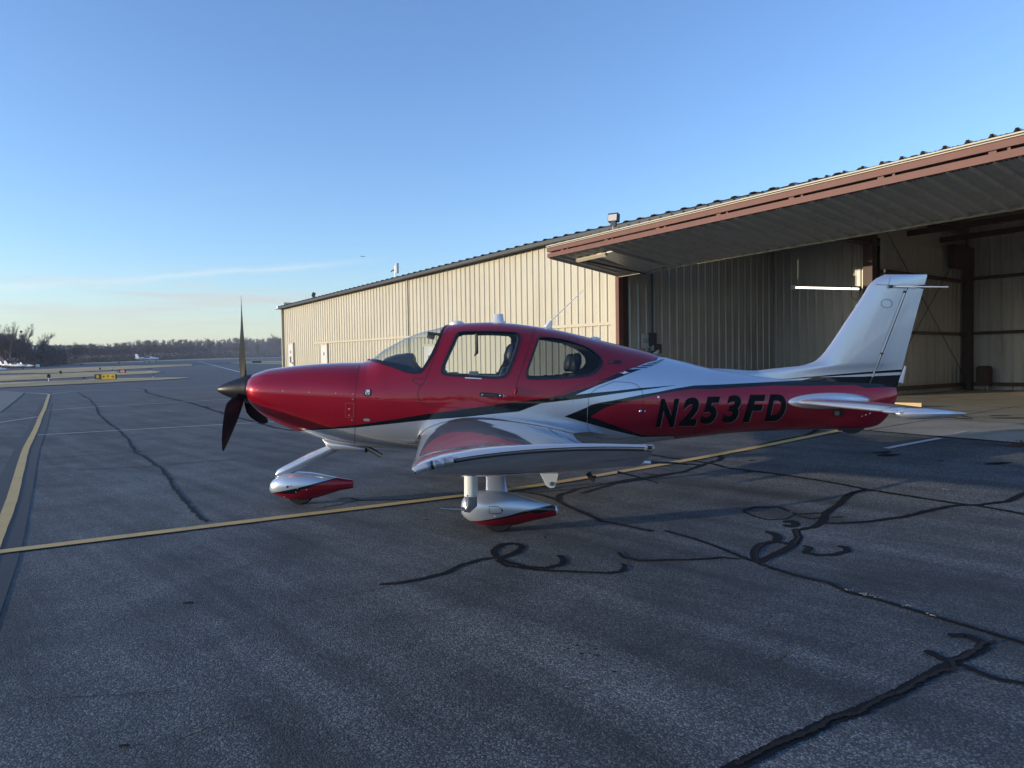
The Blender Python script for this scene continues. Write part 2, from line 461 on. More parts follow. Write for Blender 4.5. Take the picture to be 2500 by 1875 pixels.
def px_ribbon(pix, width, lift, b=None, **kw):
    return ribbon([G(x, y) for x, y in pix], width, lift, b, **kw)

def paint_mat(name, col, wear=.5, base=(.05, .05, .052)):
    m = bpy.data.materials.new(name); m.use_nodes = True; nt = m.node_tree; b = nt.nodes['Principled BSDF']
    g = nt.nodes.new('ShaderNodeNewGeometry')
    n1 = noise(nt, g.outputs['Position'], 70, 5, .7); n2 = noise(nt, g.outputs['Position'], 4, 5, .6)
    w = mth(nt, 'MULTIPLY', mth(nt, 'SUBTRACT', mth(nt, 'ADD', mth(nt, 'MULTIPLY', n1.outputs[0], .6), mth(nt, 'MULTIPLY', n2.outputs[0], .4)), .62 - wear * .2), 6, clamp=True)
    nt.links.new(mixc(nt, w, (*col, 1), (*base, 1)), b.inputs['Base Color']); b.inputs['Roughness'].default_value = .75
    return m
M['yellow_line'] = paint_mat('yellow_line_paint', (.62, .41, .15), .42)
M['white_line'] = paint_mat('white_line_paint', (.52, .52, .52), .35)
M['old_black'] = paint_mat('old_black_paint', (.034, .036, .040), .55, (.06, .06, .062))
M['sealant'] = paint_mat('crack_sealant', (.012, .013, .015), .30, (.040, .042, .044)); M['sealant'].node_tree.nodes['Principled BSDF'].inputs['Specular IOR Level'].default_value = .15
M['crack'] = mat('open_crack', (.005, .005, .006), .95)
def grass_mat(name, a, bcol):
    m = bpy.data.materials.new(name); m.use_nodes = True; nt = m.node_tree; b = nt.nodes['Principled BSDF']
    g = nt.nodes.new('ShaderNodeNewGeometry'); n1 = noise(nt, mapping(nt, g.outputs['Position'], (1, .35, 1)), .5, 8, .7)
    nt.links.new(ramp(nt, n1.outputs[0], [(.35, a), (.65, bcol)]), b.inputs['Base Color']); b.inputs['Roughness'].default_value = .95
    return m
M['dry_grass'] = grass_mat('dormant_grass', (.22, .15, .07), (.64, .45, .21))
M['far_grass'] = grass_mat('far_grass', (.26, .19, .09), (.62, .45, .23))

# beyond the airfield everything is dormant grass
field_patch('far_grass_strip', [(-400, 893), (0, 893.5), (205, 884), (400, 879), (690, 868), (760, 866)], [(-400, 898), (0, 899), (208, 888), (400, 882), (690, 873.5), (760, 872)], M['far_grass'], .06, kind='structure')
field_patch('grass_strip', [(-400, 912), (0, 907), (228, 896), (468, 888)], [(-400, 917), (0, 913), (152, 911), (285, 903.5), (395, 897), (468, 893)], M['dry_grass'], .05, kind='structure')
field_patch('grass_island', [(-400, 925), (0, 917), (152, 912), (285, 907), (380, 906), (392, 908)], [(-400, 945), (0, 932), (95, 927), (230, 920), (380, 912), (392, 909)], M['dry_grass'], .04, kind='structure')
field_patch('grass_verge', [(-400, 948), (0, 936), (127, 931), (206, 929), (231, 925), (373, 923), (459, 922.2)], [(-400, 962), (0, 948), (127, 941.5), (222, 937.5), (316, 932), (411, 927), (459, 923.4)], M['dry_grass'], .04, kind='structure')
field_patch('grass_patch_by_hangar', [(563, 886.5), (600, 883), (693, 881), (760, 880)], [(563, 887.5), (600, 889), (693, 890), (760, 890)], M['far_grass'], .05, kind='structure')
# old grey pavement strip at the left edge
field_patch('weathered_pavement', [(-500, 975), (0, 955), (57, 958)], [(-500, 1060), (0, 1008), (57, 962)], mat('weathered_pavement', (.15, .15, .15), .9, var=(2, .4)), .012, kind='structure')

# painted lines
bk = px_ribbon([(113, 985), (104, 1010), (92, 1043), (65, 1100), (35, 1190), (2, 1287), (-26, 1361), (-80, 1473), (-220, 1750)], .42, .004, taper=False)
tag(bk.build('blacked_out_line', M['old_black'], fix=False), kind='structure')
yl = px_ribbon([(120, 963), (117, 972), (114, 981), (108, 999), (99, 1018), (89, 1044), (74, 1075), (62, 1100), (48, 1150), (33, 1207), (17, 1254), (-3, 1301), (-20, 1343), (-86, 1500)], .115, .009, taper=False, jag=.05)
yl = px_ribbon([(-60, 1357.5), (0, 1350), (330, 1309), (665, 1268), (980, 1230), (1237, 1198), (1392, 1174), (1545, 1148), (1700, 1121), (1880, 1087), (2056, 1051)], .15, .013, yl, taper=False, jag=.05)
tag(yl.build('yellow_taxi_lines', M['yellow_line'], fix=False), kind='structure')
wl = MB()
for i, (ln, w) in enumerate([([(-80, 1044), (0, 1032), (92, 1018)], .09), ([(112, 1002), (300, 990), (576, 974), (640, 970)], .09), ([(92, 1063), (350, 1048), (636, 1032), (700, 1028)], .09),
               ([(57, 959), (95, 960.5), (120, 963)], .11), ([(121, 963), (160, 958), (205, 955), (330, 951), (560, 940)], .10), ([(484, 882), (545, 898), (601, 912)], .30),
               ([(2163, 1096), (2230, 1083), (2296, 1071)], .10), ([(2330, 1062), (2345, 1059), (2358, 1057)], .04)]):
    px_ribbon(ln, w, .010 if i < 7 else .030, wl, taper=False, jag=.08, seed=i)
tag(wl.build('white_parking_lines', M['white_line'], fix=False), kind='structure')

# crack sealant: poured bands following the cracks, with loops where the pour ran on
SEAL = [
 ([(925, 1428), (975, 1424), (1030, 1414), (1085, 1400), (1130, 1379), (1175, 1366), (1209, 1362)], .055),
 ([(1212, 1362), (1206, 1345), (1222, 1331), (1250, 1327), (1274, 1334), (1262, 1348), (1236, 1358), (1215, 1366)], .07),
 ([(1215, 1364), (1245, 1375), (1290, 1386), (1335, 1388), (1370, 1378), (1374, 1366), (1362, 1356)], .06),
 ([(1210, 1368), (1240, 1383), (1310, 1393), (1400, 1397), (1480, 1400), (1515, 1396), (1526, 1384), (1518, 1377)], .05),
 ([(1510, 1349), (1524, 1362), (1560, 1370), (1640, 1368), (1700, 1367), (1765, 1362), (1808, 1367)], .045),
 ([(1622, 1296), (1700, 1318), (1754, 1337), (1808, 1360), (1848, 1375), (1888, 1389), (1935, 1404), (2025, 1425), (2072, 1447), (2134, 1462), (2242, 1494), (2351, 1527), (2500, 1571), (2620, 1604)], .05),
 ([(1848, 1375), (1842, 1350), (1856, 1331), (1888, 1323), (1932, 1330), (1942, 1316)], .08),
 ([(1852, 1374), (1868, 1366), (1902, 1350), (1938, 1331), (1950, 1313), (1942, 1296), (1986, 1288), (2007, 1274), (2018, 1252), (2047, 1233), (2066, 1215), (2084, 1203), (2116, 1196)], .085),
 ([(1778, 1143), (1881, 1156), (1989, 1172), (2062, 1185), (2116, 1196), (2206, 1210), (2333, 1230), (2387, 1236), (2500, 1256), (2600, 1272)], .075),
 ([(2011, 1279), (2060, 1278), (2116, 1275), (2206, 1263), (2279, 1245), (2333, 1235), (2387, 1234), (2460, 1225), (2500, 1206), (2560, 1190)], .075),
 ([(1814, 1248), (1845, 1239), (1902, 1239), (1946, 1257), (1984, 1254), (2015, 1254)], .06),
 ([(1814, 1248), (1836, 1260), (1874, 1270), (1917, 1268), (1946, 1256)], .035),
 ([(1946, 1260), (1982, 1268), (2011, 1264)], .05),
 ([(1958, 1334), (1976, 1338), (1966, 1350), (1996, 1357), (2040, 1355), (2069, 1346), (2062, 1337), (2043, 1335)], .075),
 ([(1866, 1300), (1886, 1303), (1900, 1314), (1892, 1322)], .09),
 ([(1914, 1277), (1930, 1273), (1944, 1281), (1930, 1287), (1916, 1281)], .10),
 ([(2315, 1552), (2362, 1554), (2400, 1571), (2398, 1585), (2369, 1599), (2326, 1617), (2297, 1635), (2242, 1664), (2199, 1690), (2150, 1712), (2095, 1738), (2034, 1758), (1978, 1786), (1899, 1822), (1797, 1874), (1740, 1900)], .075),
 ([(2262, 1589), (2284, 1602), (2315, 1616)], .07),
 ([(2340, 1622), (2370, 1634), (2405, 1650), (2450, 1663), (2500, 1671), (2600, 1684)], .05),
 ([(1850, 1088), (1880, 1081), (1907, 1075), (1961, 1065), (1988, 1054), (1996, 1047)], .10),
 ([(1420, 1205), (1500, 1182), (1581, 1168), (1663, 1154), (1725, 1132), (1756, 1124), (1762, 1117), (1752, 1114)], .09),
 ([(1570, 1157), (1600, 1160), (1663, 1153), (1720, 1136)], .06),
 ([(1583, 1110), (1640, 1119), (1700, 1127), (1740, 1133), (1777, 1143)], .08),
 ([(1269, 1201), (1320, 1209), (1356, 1220), (1382, 1235), (1414, 1249), (1472, 1274), (1530, 1285), (1596, 1299)], .06),
 ([(1364, 1222), (1364, 1209), (1414, 1194), (1472, 1184), (1530, 1172), (1620, 1160)], .065),
 ([(1290, 1203), (1390, 1196), (1450, 1184), (1472, 1182)], .04),
 ([(825, 1220), (850, 1216), (880, 1222), (990, 1220), (1060, 1215), (1140, 1205)], .05),
 ([(770, 1242), (830, 1232), (880, 1221)], .03),
 ([(84, 1123), (160, 1116), (233, 1111), (332, 1104), (345, 1100)], .035),
 ([(187, 1147), (290, 1143), (374, 1140), (470, 1129), (584, 1122)], .03),
 ([(760, 1094), (800, 1090), (850, 1093), (940, 1100), (1010, 1108)], .04),
 ([(332, 947), (354, 951), (358, 958), (396, 969), (459, 982), (494, 993), (551, 1012), (601, 1025), (665, 1043), (720, 1053)], .14),
 ([(500, 991), (520, 1002), (560, 1008), (575, 1018)], .10),
]
def jagged(pix, amp, seed, step=9):
    rr = random.Random(seed); out = [pix[0]]
    for a, c in zip(pix, pix[1:]):
        k = max(1, int(math.dist(a, c) / step))
        for i in range(1, k + 1):
            t = i / k; out.append((a[0] + (c[0] - a[0]) * t + rr.uniform(-amp, amp), a[1] + (c[1] - a[1]) * t + rr.uniform(-amp, amp) * .5))
    return out
sb = MB()
for i, (ln, w) in enumerate(SEAL):
    px_ribbon(jagged(ln, .7, i + 300, 14), w * .84, .0045 + .0004 * (i % 5), sb, jag=.16, n=3, seed=i)
tag(sb.build('crack_sealant', M['sealant'], fix=False), kind='structure')
LONG = [(190, 957), (202, 966), (221, 976), (234, 993), (237, 1009), (248, 1018), (263, 1031), (282, 1045), (310, 1069), (332, 1105), (364, 1123), (397, 1147), (420, 1184), (444, 1212), (467, 1240), (504, 1275)]
sb = px_ribbon(jagged(LONG, 2.0, 5), .05, .005, jag=.6, n=2, seed=3)
tag(sb.build('sealed_crack', M['sealant'], fix=False), kind='structure')
ck = MB()
for i, (ln, w) in enumerate([
 ([(1848, 1375), (1844, 1350), (1858, 1332), (1890, 1322)], .012), ([(1939, 1331), (1950, 1314), (1943, 1297), (1960, 1292), (1986, 1288)], .02),
 ([(1848, 1375), (1935, 1405), (2025, 1426), (2072, 1447), (2134, 1462), (2242, 1494), (2351, 1527), (2500, 1571), (2600, 1600)], .014),
 ([(2430, 1566), (2400, 1575), (2372, 1600), (2326, 1617), (2330, 1638), (2297, 1641), (2242, 1668), (2199, 1694), (2150, 1708), (2095, 1745), (2034, 1757), (1978, 1790), (1899, 1818), (1797, 1872)], .022),
 ([(700, 1475), (760, 1468), (830, 1459), (925, 1440), (990, 1428)], .006), ([(1330, 1318), (1334, 1309), (1344, 1304)], .008), ([(1262, 1326), (1270, 1318)], .008),
 ([(1380, 1688), (1430, 1668), (1480, 1650)], .005), ([(1890, 1620), (1915, 1608), (1930, 1594)], .006), ([(50, 1712), (180, 1706), (330, 1697), (420, 1690)], .005),
 ([(430, 1815), (500, 1785), (620, 1750)], .005)]):
    px_ribbon(jagged(ln, 2.2, i + 20, 10), w, .009, ck, jag=.7, n=2, seed=i)
tag(ck.build('open_cracks', M['crack'], fix=False), kind='structure')
# rubber and oil marks on the apron
bl = MB(); rr = random.Random(12)
for (px, py, s) in [(456, 1473, .035), (302, 1823, .02), (1388, 1586, .012), (1410, 1578, .014), (1420, 1598, .014), (1458, 1602, .013), (1455, 1586, .012), (1042, 1270, .03), (1835, 1125, .05), (1825, 1152, .05), (1500, 1642, .014), (2045, 1263, .04), (2155, 1105, .10), (2163, 1112, .12), (2295, 1126, .04), (2438, 1132, .10)]:
    p = G(px, py); n = 9; k = len(bl.v)
    for i in range(n):
        a = 2 * math.pi * i / n; r_ = s * rr.uniform(.5, 1.2); x, y = p.x + r_ * 1.5 * math.cos(a), p.y + r_ * .7 * math.sin(a); bl.v.append((x, y, float(tz(x, y)) + .006))
    bl.f.append(tuple(range(k, k + n)))
tag(bl.build('tar_blots', M['sealant'], fix=False), kind='structure')

# ================================================================== HANGAR
H0 = Vector((2.87, 19.5, 0))
SD = -WD                                        # along the front, towards us
hz = math.atan2(SD.y, SD.x)
FLOOR = 0.42
def hl(px, py, o=0.0):
    """pixel -> (s, z) on the vertical plane at depth o behind the hangar front"""
    d = ray(px, py); q = H0 + WN * o
    t = (q - EYE).dot(WN) / d.dot(WN); p = EYE + d * t
    return (p - H0).dot(SD), p.z
def hs(px, py, s):
    """pixel -> (o, z) on the cross wall at s"""
    d = ray(px, py); q = H0 + SD * s
    t = (q - EYE).dot(SD) / d.dot(SD); p = EYE + d * t
    return (p - H0).dot(WN), p.z
hangar = empty('hangar', H0, hz)
tag(hangar, 'long cream metal hangar with open red-edged bifold door behind the red aircraft', 'hangar')

PIT = 0.3048
def rib_profile(n=3, pitch=PIT, depth=.032, minor=True):
    P = []
    for i in range(n):
        x = i * pitch
        P += [(x, 0), (x + .045, 0), (x + .072, depth), (x + .105, depth), (x + .132, 0)]
        if minor: P += [(x + .185, 0), (x + .193, depth * .14), (x + .205, depth * .14), (x + .213, 0), (x + .255, 0), (x + .263, depth * .14), (x + .275, depth * .14), (x + .283, 0)]
    P.append((n * pitch, 0)); return P
def panel_mesh(name, m, prof, length=1.0, th=.004):
    """sheet with ribs: profile across x, ribs standing out along -y, running up z"""
    b = MB(); n = len(prof)
    loop = [(x, -d) for x, d in prof] + [(x, -d + th) for x, d in reversed(prof)]
    b.loft([[Vector((x, y, z)) for x, y in loop] for z in (0, length)], cap=False)
    return b.mesh(name, m)
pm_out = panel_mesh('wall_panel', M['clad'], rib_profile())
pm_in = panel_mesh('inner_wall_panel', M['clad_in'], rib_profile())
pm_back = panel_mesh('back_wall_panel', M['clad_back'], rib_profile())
def wall(me, name, x0, y0, ang_, length, z0, z1, parent=hangar, z1b=None):
    """a row of panels from (x0, y0) in direction ang_, ribs towards its right-hand side"""
    k = max(1, round(length / (3 * PIT))); w = length / k
    for i in range(k):
        top = z1 if z1b is None else z1 + (z1b - z1) * (i + .5) / k
        link(name, me, parent, (x0 + math.cos(ang_) * w * i, y0 + math.sin(ang_) * w * i, z0), (0, 0, ang_), (w / (3 * PIT), 1, top - z0))
sL, zL = hl(691, 757); sM, zM = hl(1334, 607)
EV0, EV1 = zL + .10, zM + .12                      # eave heights at the far end and near the door
sR, zR = hl(2500, 333, -.36)
def eave(s):
    if s <= sM: return EV0 + (EV1 - EV0) * (s - sL) / (sM - sL)
    return EV1 + (zR - EV1) * (s - sM) / (sR - sM)
wall(pm_out, 'wall_panel', sL, 0, 0, -sL - .12, -.1, EV0, z1b=eave(-.12))
# trim over the lower girt, corner and door-jamb flashings
def bar(name, m, s0, s1, o0, o1, z0a, z1a, z0b=None, z1b=None, parent=hangar):
    z0b = z0a if z0b is None else z0b; z1b = z1a if z1b is None else z1b
    b = MB().add([(s0, o0, z0a), (s1, o0, z0b), (s1, o1, z0b), (s0, o1, z0a), (s0, o0, z1a), (s1, o0, z1b), (s1, o1, z1b), (s0, o1, z1a)],
                 [(0, 3, 2, 1), (4, 5, 6, 7), (0, 1, 5, 4), (1, 2, 6, 5), (2, 3, 7, 6), (3, 0, 4, 7)])
    return b.build(name, m, parent)
sa, za = hl(767, 838.5, -.05); sb_, zb = hl(1497, 789.5, -.05)
bar('girt_trim', M['tan_trim'], sa, sb_, -.062, -.034, za - .035, za + .045, zb - .035, zb + .045)
bar('corner_trim', M['tan_trim'], sL - .05, sL + .09, -.05, .05, -.1, EV0)
sj, _ = hl(997, 760)
bar('joint_trim', M['tan_trim'], sj - .05, sj + .03, -.055, -.034, -.1, eave(sj))
for (x0, x1, ytop, kind_) in [(703.5, 712.5, 841, 0), (783.5, 794.5, 843.5, 1), (1035, 1056, 846, 2)]:
    s0, zt = hl(x0, ytop, -.04); s1, _ = hl(x1, ytop, -.04); s1 = max(s1, s0 + .86)
    fr = bar('door', M['door_white'], s0, s1, -.062, -.034, -.1, zt)
    bar('door_frame', M['tan_trim'], s0 - .09, s0, -.085, -.033, -.1, zt + .08, parent=fr)
    bar('door_frame', M['tan_trim'], s1, s1 + .07, -.085, -.033, -.1, zt + .08, parent=fr)
    bar('door_frame', M['tan_trim'], s0, s1, -.085, -.063, zt, zt + .08, parent=fr)
    bar('door_handle', M['dark_grey'], s1 - .14, s1 - .06, -.11, -.063, zt - 1.12, zt - 1.04, parent=fr)
    bar('door_notice', M['grey'], s0 + .34, s0 + .54, -.066, -.0625, zt - .52, zt - .36, parent=fr)
    if kind_ == 0: bar('door_glass', M['dark_grey'], s0 + .30, s0 + .55, -.067, -.0625, zt - 1.05, zt - .70, parent=fr)
bar('downspout', M['tan_trim'], sL + .02, sL + .11, -.14, -.052, .3, EV0 - .05)
bar('gutter_end', M['white'], sL - .30, sL + .12, -.34, -.20, EV0 - .02, EV0 + .12)

# roof: low pitch, ribbed sheets whose ends make the stepped skyline
rp = panel_mesh('roof_panel', M['roof'], [(0, 0), (.10, 0), (.15, .036), (.25, .036), (.30, 0), (.48, 0), (.58, 0), (.63, .036), (.73, .036), (.80, 0), (.96, 0)], 1.0)
RL = 14.2; pitch_a = math.atan(1 / 12)
S_END = 14.4; k = math.ceil((S_END - (sL - .35)) / .96)
for i in range(k):
    s = sL - .35 + .96 * i
    o = link('roof_panel', rp, hangar, (s, -.36, eave(s) + .06), None, (1, 1, RL)); rise = math.atan2(eave(s + .96) - eave(s), .96)
    # local z runs up the slope, ribs (local -y) point up
    ax = Vector((math.cos(rise), 0, math.sin(rise))); az = Vector((0, math.cos(pitch_a), math.sin(pitch_a))); ay = az.cross(ax).normalized()
    o.rotation_euler = Matrix((ax, ay, az)).transposed().to_euler()
for sa_, sb2 in ((sL - .34, sM), (sM, S_END)):
    bar('fascia', M['dark_grey'], sa_, sb2, -.33, -.30, eave(sa_) - .06, eave(sa_) + .045, eave(sb2) - .06, eave(sb2) + .045)
    bar('eave_strut', M['dark_grey'], sa_, sb2, -.30, .10, eave(sa_) - .045, eave(sa_) + .02, eave(sb2) - .045, eave(sb2) + .02)

# bifold door, folded up: lower leaf underneath, upper leaf above, two red rails along the fold
OD = -2.48
s0u, zu0 = hl(1335, 606, OD); s1u = 12.8
def edge_z(y0, y1, o=OD, x0=1335, x1=2500):
    a, za_ = hl(x0, y0, o); c, zc = hl(x1, y1, o)
    return lambda s: za_ + (zc - za_) * (s - a) / (c - a)
U_t, U_b = edge_z(606.5, 330), edge_z(616, 349)
L_t, L_b = edge_z(619.5, 357), edge_z(629.5, 377)
C_t = edge_z(602.5, 317)
S0, S1 = s0u, 12.8
door = bar('bifold_door', M['red_rail'], S0, S1, OD, OD + .10, U_b(S0), U_t(S0), U_b(S1), U_t(S1))
bar('lower_rail', M['red_rail'], S0, S1, OD + .01, OD + .11, L_b(S0), L_t(S0), L_b(S1), L_t(S1), door)
bar('rail_web', M['dark_grey'], S0 + .02, S1 - .02, OD + .13, OD + .16, L_b(S0), U_t(S0), L_b(S1), U_t(S1), door)
gap = (C_t(6) - U_t(6))
bar('edge_trim', M['tan_trim'], S0, S1, OD - .025, OD + .02, U_t(S0) + .004, U_t(S0) + gap * .30, U_t(S1) + .004, U_t(S1) + gap * .30, door)
bar('edge_trim', M['dark_grey'], S0, S1, OD - .005, OD + .02, U_t(S0) + gap * .30, U_t(S0) + gap * .62, U_t(S1) + gap * .30, U_t(S1) + gap * .62, door)
bar('edge_trim', M['tan_trim'], S0, S1, OD - .03, OD + .02, U_t(S0) + gap * .62, U_t(S0) + gap, U_t(S1) + gap * .62, U_t(S1) + gap, door)
for i in range(9):
    s = S0 + .55 + i * 1.55
    for ds_, ww_ in ((0, .10), (.2, .04)): MB().box((s + ds_, OD + .06, (L_t(s) + U_b(s)) / 2), (ww_, .05, U_b(s) - L_t(s))).build('hinge', M['red_rail'], door)
bar('fold_seal', M['tan_trim'], S0 + .5, S0 + 3.9, OD + .115, OD + .125, L_t(S0 + .5) - .01, U_b(S0 + .5) + .01, L_t(S0 + 3.9) - .01, U_b(S0 + 3.9) + .01, door)
I_z = lambda s, f=edge_z(674, 505, 0.0, 1511.6, 2500): f(s)
def leaf(name, m, zo, zi, oo, oi, down, pitch=PIT, skip=()):
    n = int((S1 - S0) / pitch); prof = rib_profile(3, pitch, .05 * down, True)
    for k in range(0, n, 3):
        b = MB(); rows = []
        for (fo, fz) in ((oo, zo), (oi, zi)):
            r_ = []
            for x, d in prof:
                s = min(S0 + k * pitch + x, S1); r_.append(Vector((s, fo, fz(s) - d)))
            r2 = [p + Vector((0, 0, .006 * down)) for p in reversed(r_)]
            rows.append(r_ + r2)
        b.loft(rows, cap=False); b.build(name, m, door)
leaf('underside_sheet', M['clad_door'], lambda s: L_b(s) + .015, lambda s: I_z(s) + .02, OD + .02, -.07, 1)
leaf('top_sheet', M['roof'], lambda s: C_t(s) + .012, lambda s: I_z(s) + .62, OD + .02, -.35, -1)
bar('inner_edge_angle', M['tan_trim'], S0, S1, -.07, -.045, I_z(S0) - .04, I_z(S0) + .06, I_z(S1) - .04, I_z(S1) + .06, door)
bar('end_channel', M['tan_trim'], S0 - .03, S0, -2.4, -.05, L_b(S0), L_b(S0) + .04, parent=door)
bar('door_back_panel', M['dark_grey'], S0, S1, -.30, -.27, I_z(S0) + .05, I_z(S0) + .60, I_z(S1) + .05, I_z(S1) + .60, door)
# access hatch in the lower leaf and a strip fixture hung beside it
def on_leaf(px, py):
    """point on the underside of the leaf"""
    d = ray(px, py); a = H0 + SD * 2 + WN * OD + Vector((0, 0, L_b(2))); c = H0 + SD * 2 + Vector((0, 0, I_z(2))); e = a + SD * 5 + Vector((0, 0, L_b(7) - L_b(2)))
    n = (c - a).cross(e - a).normalized(); p = EYE + d * ((a - EYE).dot(n) / d.dot(n))
    return Vector(((p - H0).dot(SD), (p - H0).dot(WN), p.z))
q = [on_leaf(*p) + Vector((0, 0, -.055)) for p in ((1455, 617), (1495, 609), (1622, 644), (1570, 662))]
MB().add(q + [p + Vector((0, 0, .03)) for p in q], [(0, 1, 2, 3), (7, 6, 5, 4), (0, 4, 5, 1), (1, 5, 6, 2), (2, 6, 7, 3), (3, 7, 4, 0)]).build('hatch_panel', M['clad_back'], door)
a, c = on_leaf(1432, 629), on_leaf(1576, 660)
MB().tube([a + Vector((0, 0, -.09)), c + Vector((0, 0, -.09))], .022, 6).build('conduit', M['dark_grey'], door)
a, c = on_leaf(1409, 628), on_leaf(1480, 612)
a.z -= .08; c.z -= .08; mb = MB(); ax = (c - a).normalized(); mb.tube([a, c], .05, 4); o = mb.build('fixture_channel', M['tan_trim'], None)
o.matrix_world = hangar.matrix_world.copy()
o.location = H0; o.rotation_euler = (0, 0, hz); o.name = 'strip_fixture'
tag(o, 'cream unlit strip fixture hung under the left end of the open bifold door', 'light fixture')

# jamb, columns, partitions
def px_s(x, y=760, o=0): return hl(x, y, o)[0]
bar('jamb_flashing', M['tan_trim'], -.12, px_s(1503.5, 760, -.05), -.06, .04, -.1, eave(0))
bar('door_post', M['red_rail'], px_s(1504, 760, -.05), px_s(1512, 760, -.05), -.07, .10, -.1, I_z(0) + .1)
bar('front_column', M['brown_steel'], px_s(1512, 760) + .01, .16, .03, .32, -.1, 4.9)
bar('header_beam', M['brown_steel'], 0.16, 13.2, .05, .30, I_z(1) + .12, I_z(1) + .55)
WT = 5.05
SA = 0.14; SC = 3.6; OB = 7.1; OE = 13.0
R90 = math.pi / 2
# ribs stand towards the bay (+s): run the wall in +o direction
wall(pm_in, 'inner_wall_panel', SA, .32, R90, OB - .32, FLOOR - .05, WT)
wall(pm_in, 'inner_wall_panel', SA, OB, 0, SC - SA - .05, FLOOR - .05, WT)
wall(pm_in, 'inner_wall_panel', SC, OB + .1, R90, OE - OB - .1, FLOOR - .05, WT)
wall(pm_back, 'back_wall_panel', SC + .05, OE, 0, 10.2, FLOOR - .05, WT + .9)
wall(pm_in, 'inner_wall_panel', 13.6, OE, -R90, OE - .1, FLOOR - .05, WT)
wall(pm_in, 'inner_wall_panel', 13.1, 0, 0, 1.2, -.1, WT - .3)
# closing sheets high up under the roof, unseen from the front but keeping the bay dark
for s_g in (SA - .03, 13.6):
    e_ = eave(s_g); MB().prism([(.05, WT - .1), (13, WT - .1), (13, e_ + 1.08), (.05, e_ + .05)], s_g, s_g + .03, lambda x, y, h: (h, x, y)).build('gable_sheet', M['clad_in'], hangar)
bar('partition_cap', M['clad_in'], SA, SC, OB - .02, OB + .01, WT, WT + .62)
bar('partition_cap', M['clad_in'], SC - .02, SC + .01, OB, OE, WT, WT + .62)
bar('rear_wall', M['clad'], sL, SA - .05, 13.2, 13.26, -.1, eave(sL) + 1.0)
bar('rear_wall', M['clad'], SA, 14.3, 13.2, 13.26, -.1, eave(5) + 1.2)
bar('end_wall', M['clad'], sL - .02, sL + .02, .06, 13.2, -.1, EV0 + .35)
bar('end_wall', M['clad'], 14.28, 14.32, .06, 13.2, -.1, EV1 + .35)
sc0 = hl(2141, 760, OB - .2)[0]; sc1 = hl(2156, 760, OB - .2)[0]
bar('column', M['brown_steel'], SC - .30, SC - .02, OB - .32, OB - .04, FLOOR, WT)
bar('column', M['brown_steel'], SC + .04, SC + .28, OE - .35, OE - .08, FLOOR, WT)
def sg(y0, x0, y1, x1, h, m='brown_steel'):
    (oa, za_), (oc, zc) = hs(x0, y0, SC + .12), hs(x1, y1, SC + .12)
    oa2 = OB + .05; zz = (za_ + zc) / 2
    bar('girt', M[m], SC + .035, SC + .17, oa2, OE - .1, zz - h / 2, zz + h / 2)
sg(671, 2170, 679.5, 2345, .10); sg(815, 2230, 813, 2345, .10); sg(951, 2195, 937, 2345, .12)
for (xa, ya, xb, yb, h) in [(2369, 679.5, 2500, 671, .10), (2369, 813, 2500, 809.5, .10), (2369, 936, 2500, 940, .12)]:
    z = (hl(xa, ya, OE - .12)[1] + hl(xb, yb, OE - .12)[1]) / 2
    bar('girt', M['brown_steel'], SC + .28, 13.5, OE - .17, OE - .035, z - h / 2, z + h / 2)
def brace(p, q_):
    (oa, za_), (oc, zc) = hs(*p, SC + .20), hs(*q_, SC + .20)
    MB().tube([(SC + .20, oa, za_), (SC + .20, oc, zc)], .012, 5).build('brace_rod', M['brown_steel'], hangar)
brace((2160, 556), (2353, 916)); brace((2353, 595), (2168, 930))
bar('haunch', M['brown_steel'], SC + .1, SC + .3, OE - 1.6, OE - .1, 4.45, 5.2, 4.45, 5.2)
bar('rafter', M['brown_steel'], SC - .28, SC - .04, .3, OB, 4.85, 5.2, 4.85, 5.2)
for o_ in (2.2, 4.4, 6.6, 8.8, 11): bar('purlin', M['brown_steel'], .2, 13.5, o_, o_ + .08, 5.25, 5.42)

# things fixed to or standing in the bay
def on_A(px, py, off=.04):
    o_, z_ = hs(px, py, SA + off); return Vector((SA + off, o_, z_))
def top(b, name, m, label, cat, group=None, kind=None):
    """a top-level thing built in hangar coordinates"""
    o = b.build(name, m); o.location = H0; o.rotation_euler = (0, 0, hz); tag(o, label, cat, group, kind); return o
a = on_A(1592, 668, .05); c = on_A(1592, 823, .05); c.y = a.y
box_ = MB().box(on_A(1592.5, 829, .07), (.10, .26, .38)).build('electrical_box', M['dark_grey'])
box_.location = H0; box_.rotation_euler = (0, 0, hz)
tag(box_, 'dark electrical switch box with conduit on the left inner hangar wall', 'switch box')
MB().tube([a, c], .025, 6).build('conduit', M['dark_grey'], box_)
p1_ = on_A(1595, 838, .05); p2_ = on_A(1596, 848, .05); MB().tube([p1_, p2_], .025, 6).build('conduit', M['dark_grey'], box_)
MB().box(on_A(1602, 851, .10), (.14, .30, .26)).build('outlet_box', M['dark_grey'], box_)
MB().box(on_A(1596, 850, .11), (.10, .14, .16)).build('outlet_box', M['galv'], box_)
b = MB().box(on_A(1578, 832, .045), (.012, .42, .40)); s_ = top(b, 'notice_sheet', M['paper'], 'white paper notice taped beside the switch box on the hangar wall', 'notice')
tx = MB()
for i in range(4):
    cc = on_A(1578, 827.5 + i * 3.0, .053); tx.box(cc, (.002, .26 - .05 * (i % 2), .018))
tx.build('printed_lines', M['grey'], s_)
b = MB(); b.tube([on_A(1596, 864, .25), on_A(1603, 861, .25), on_A(1607, 857, .22), on_A(1606, 862, .2)], [.03, .05, .04, .02], 8)
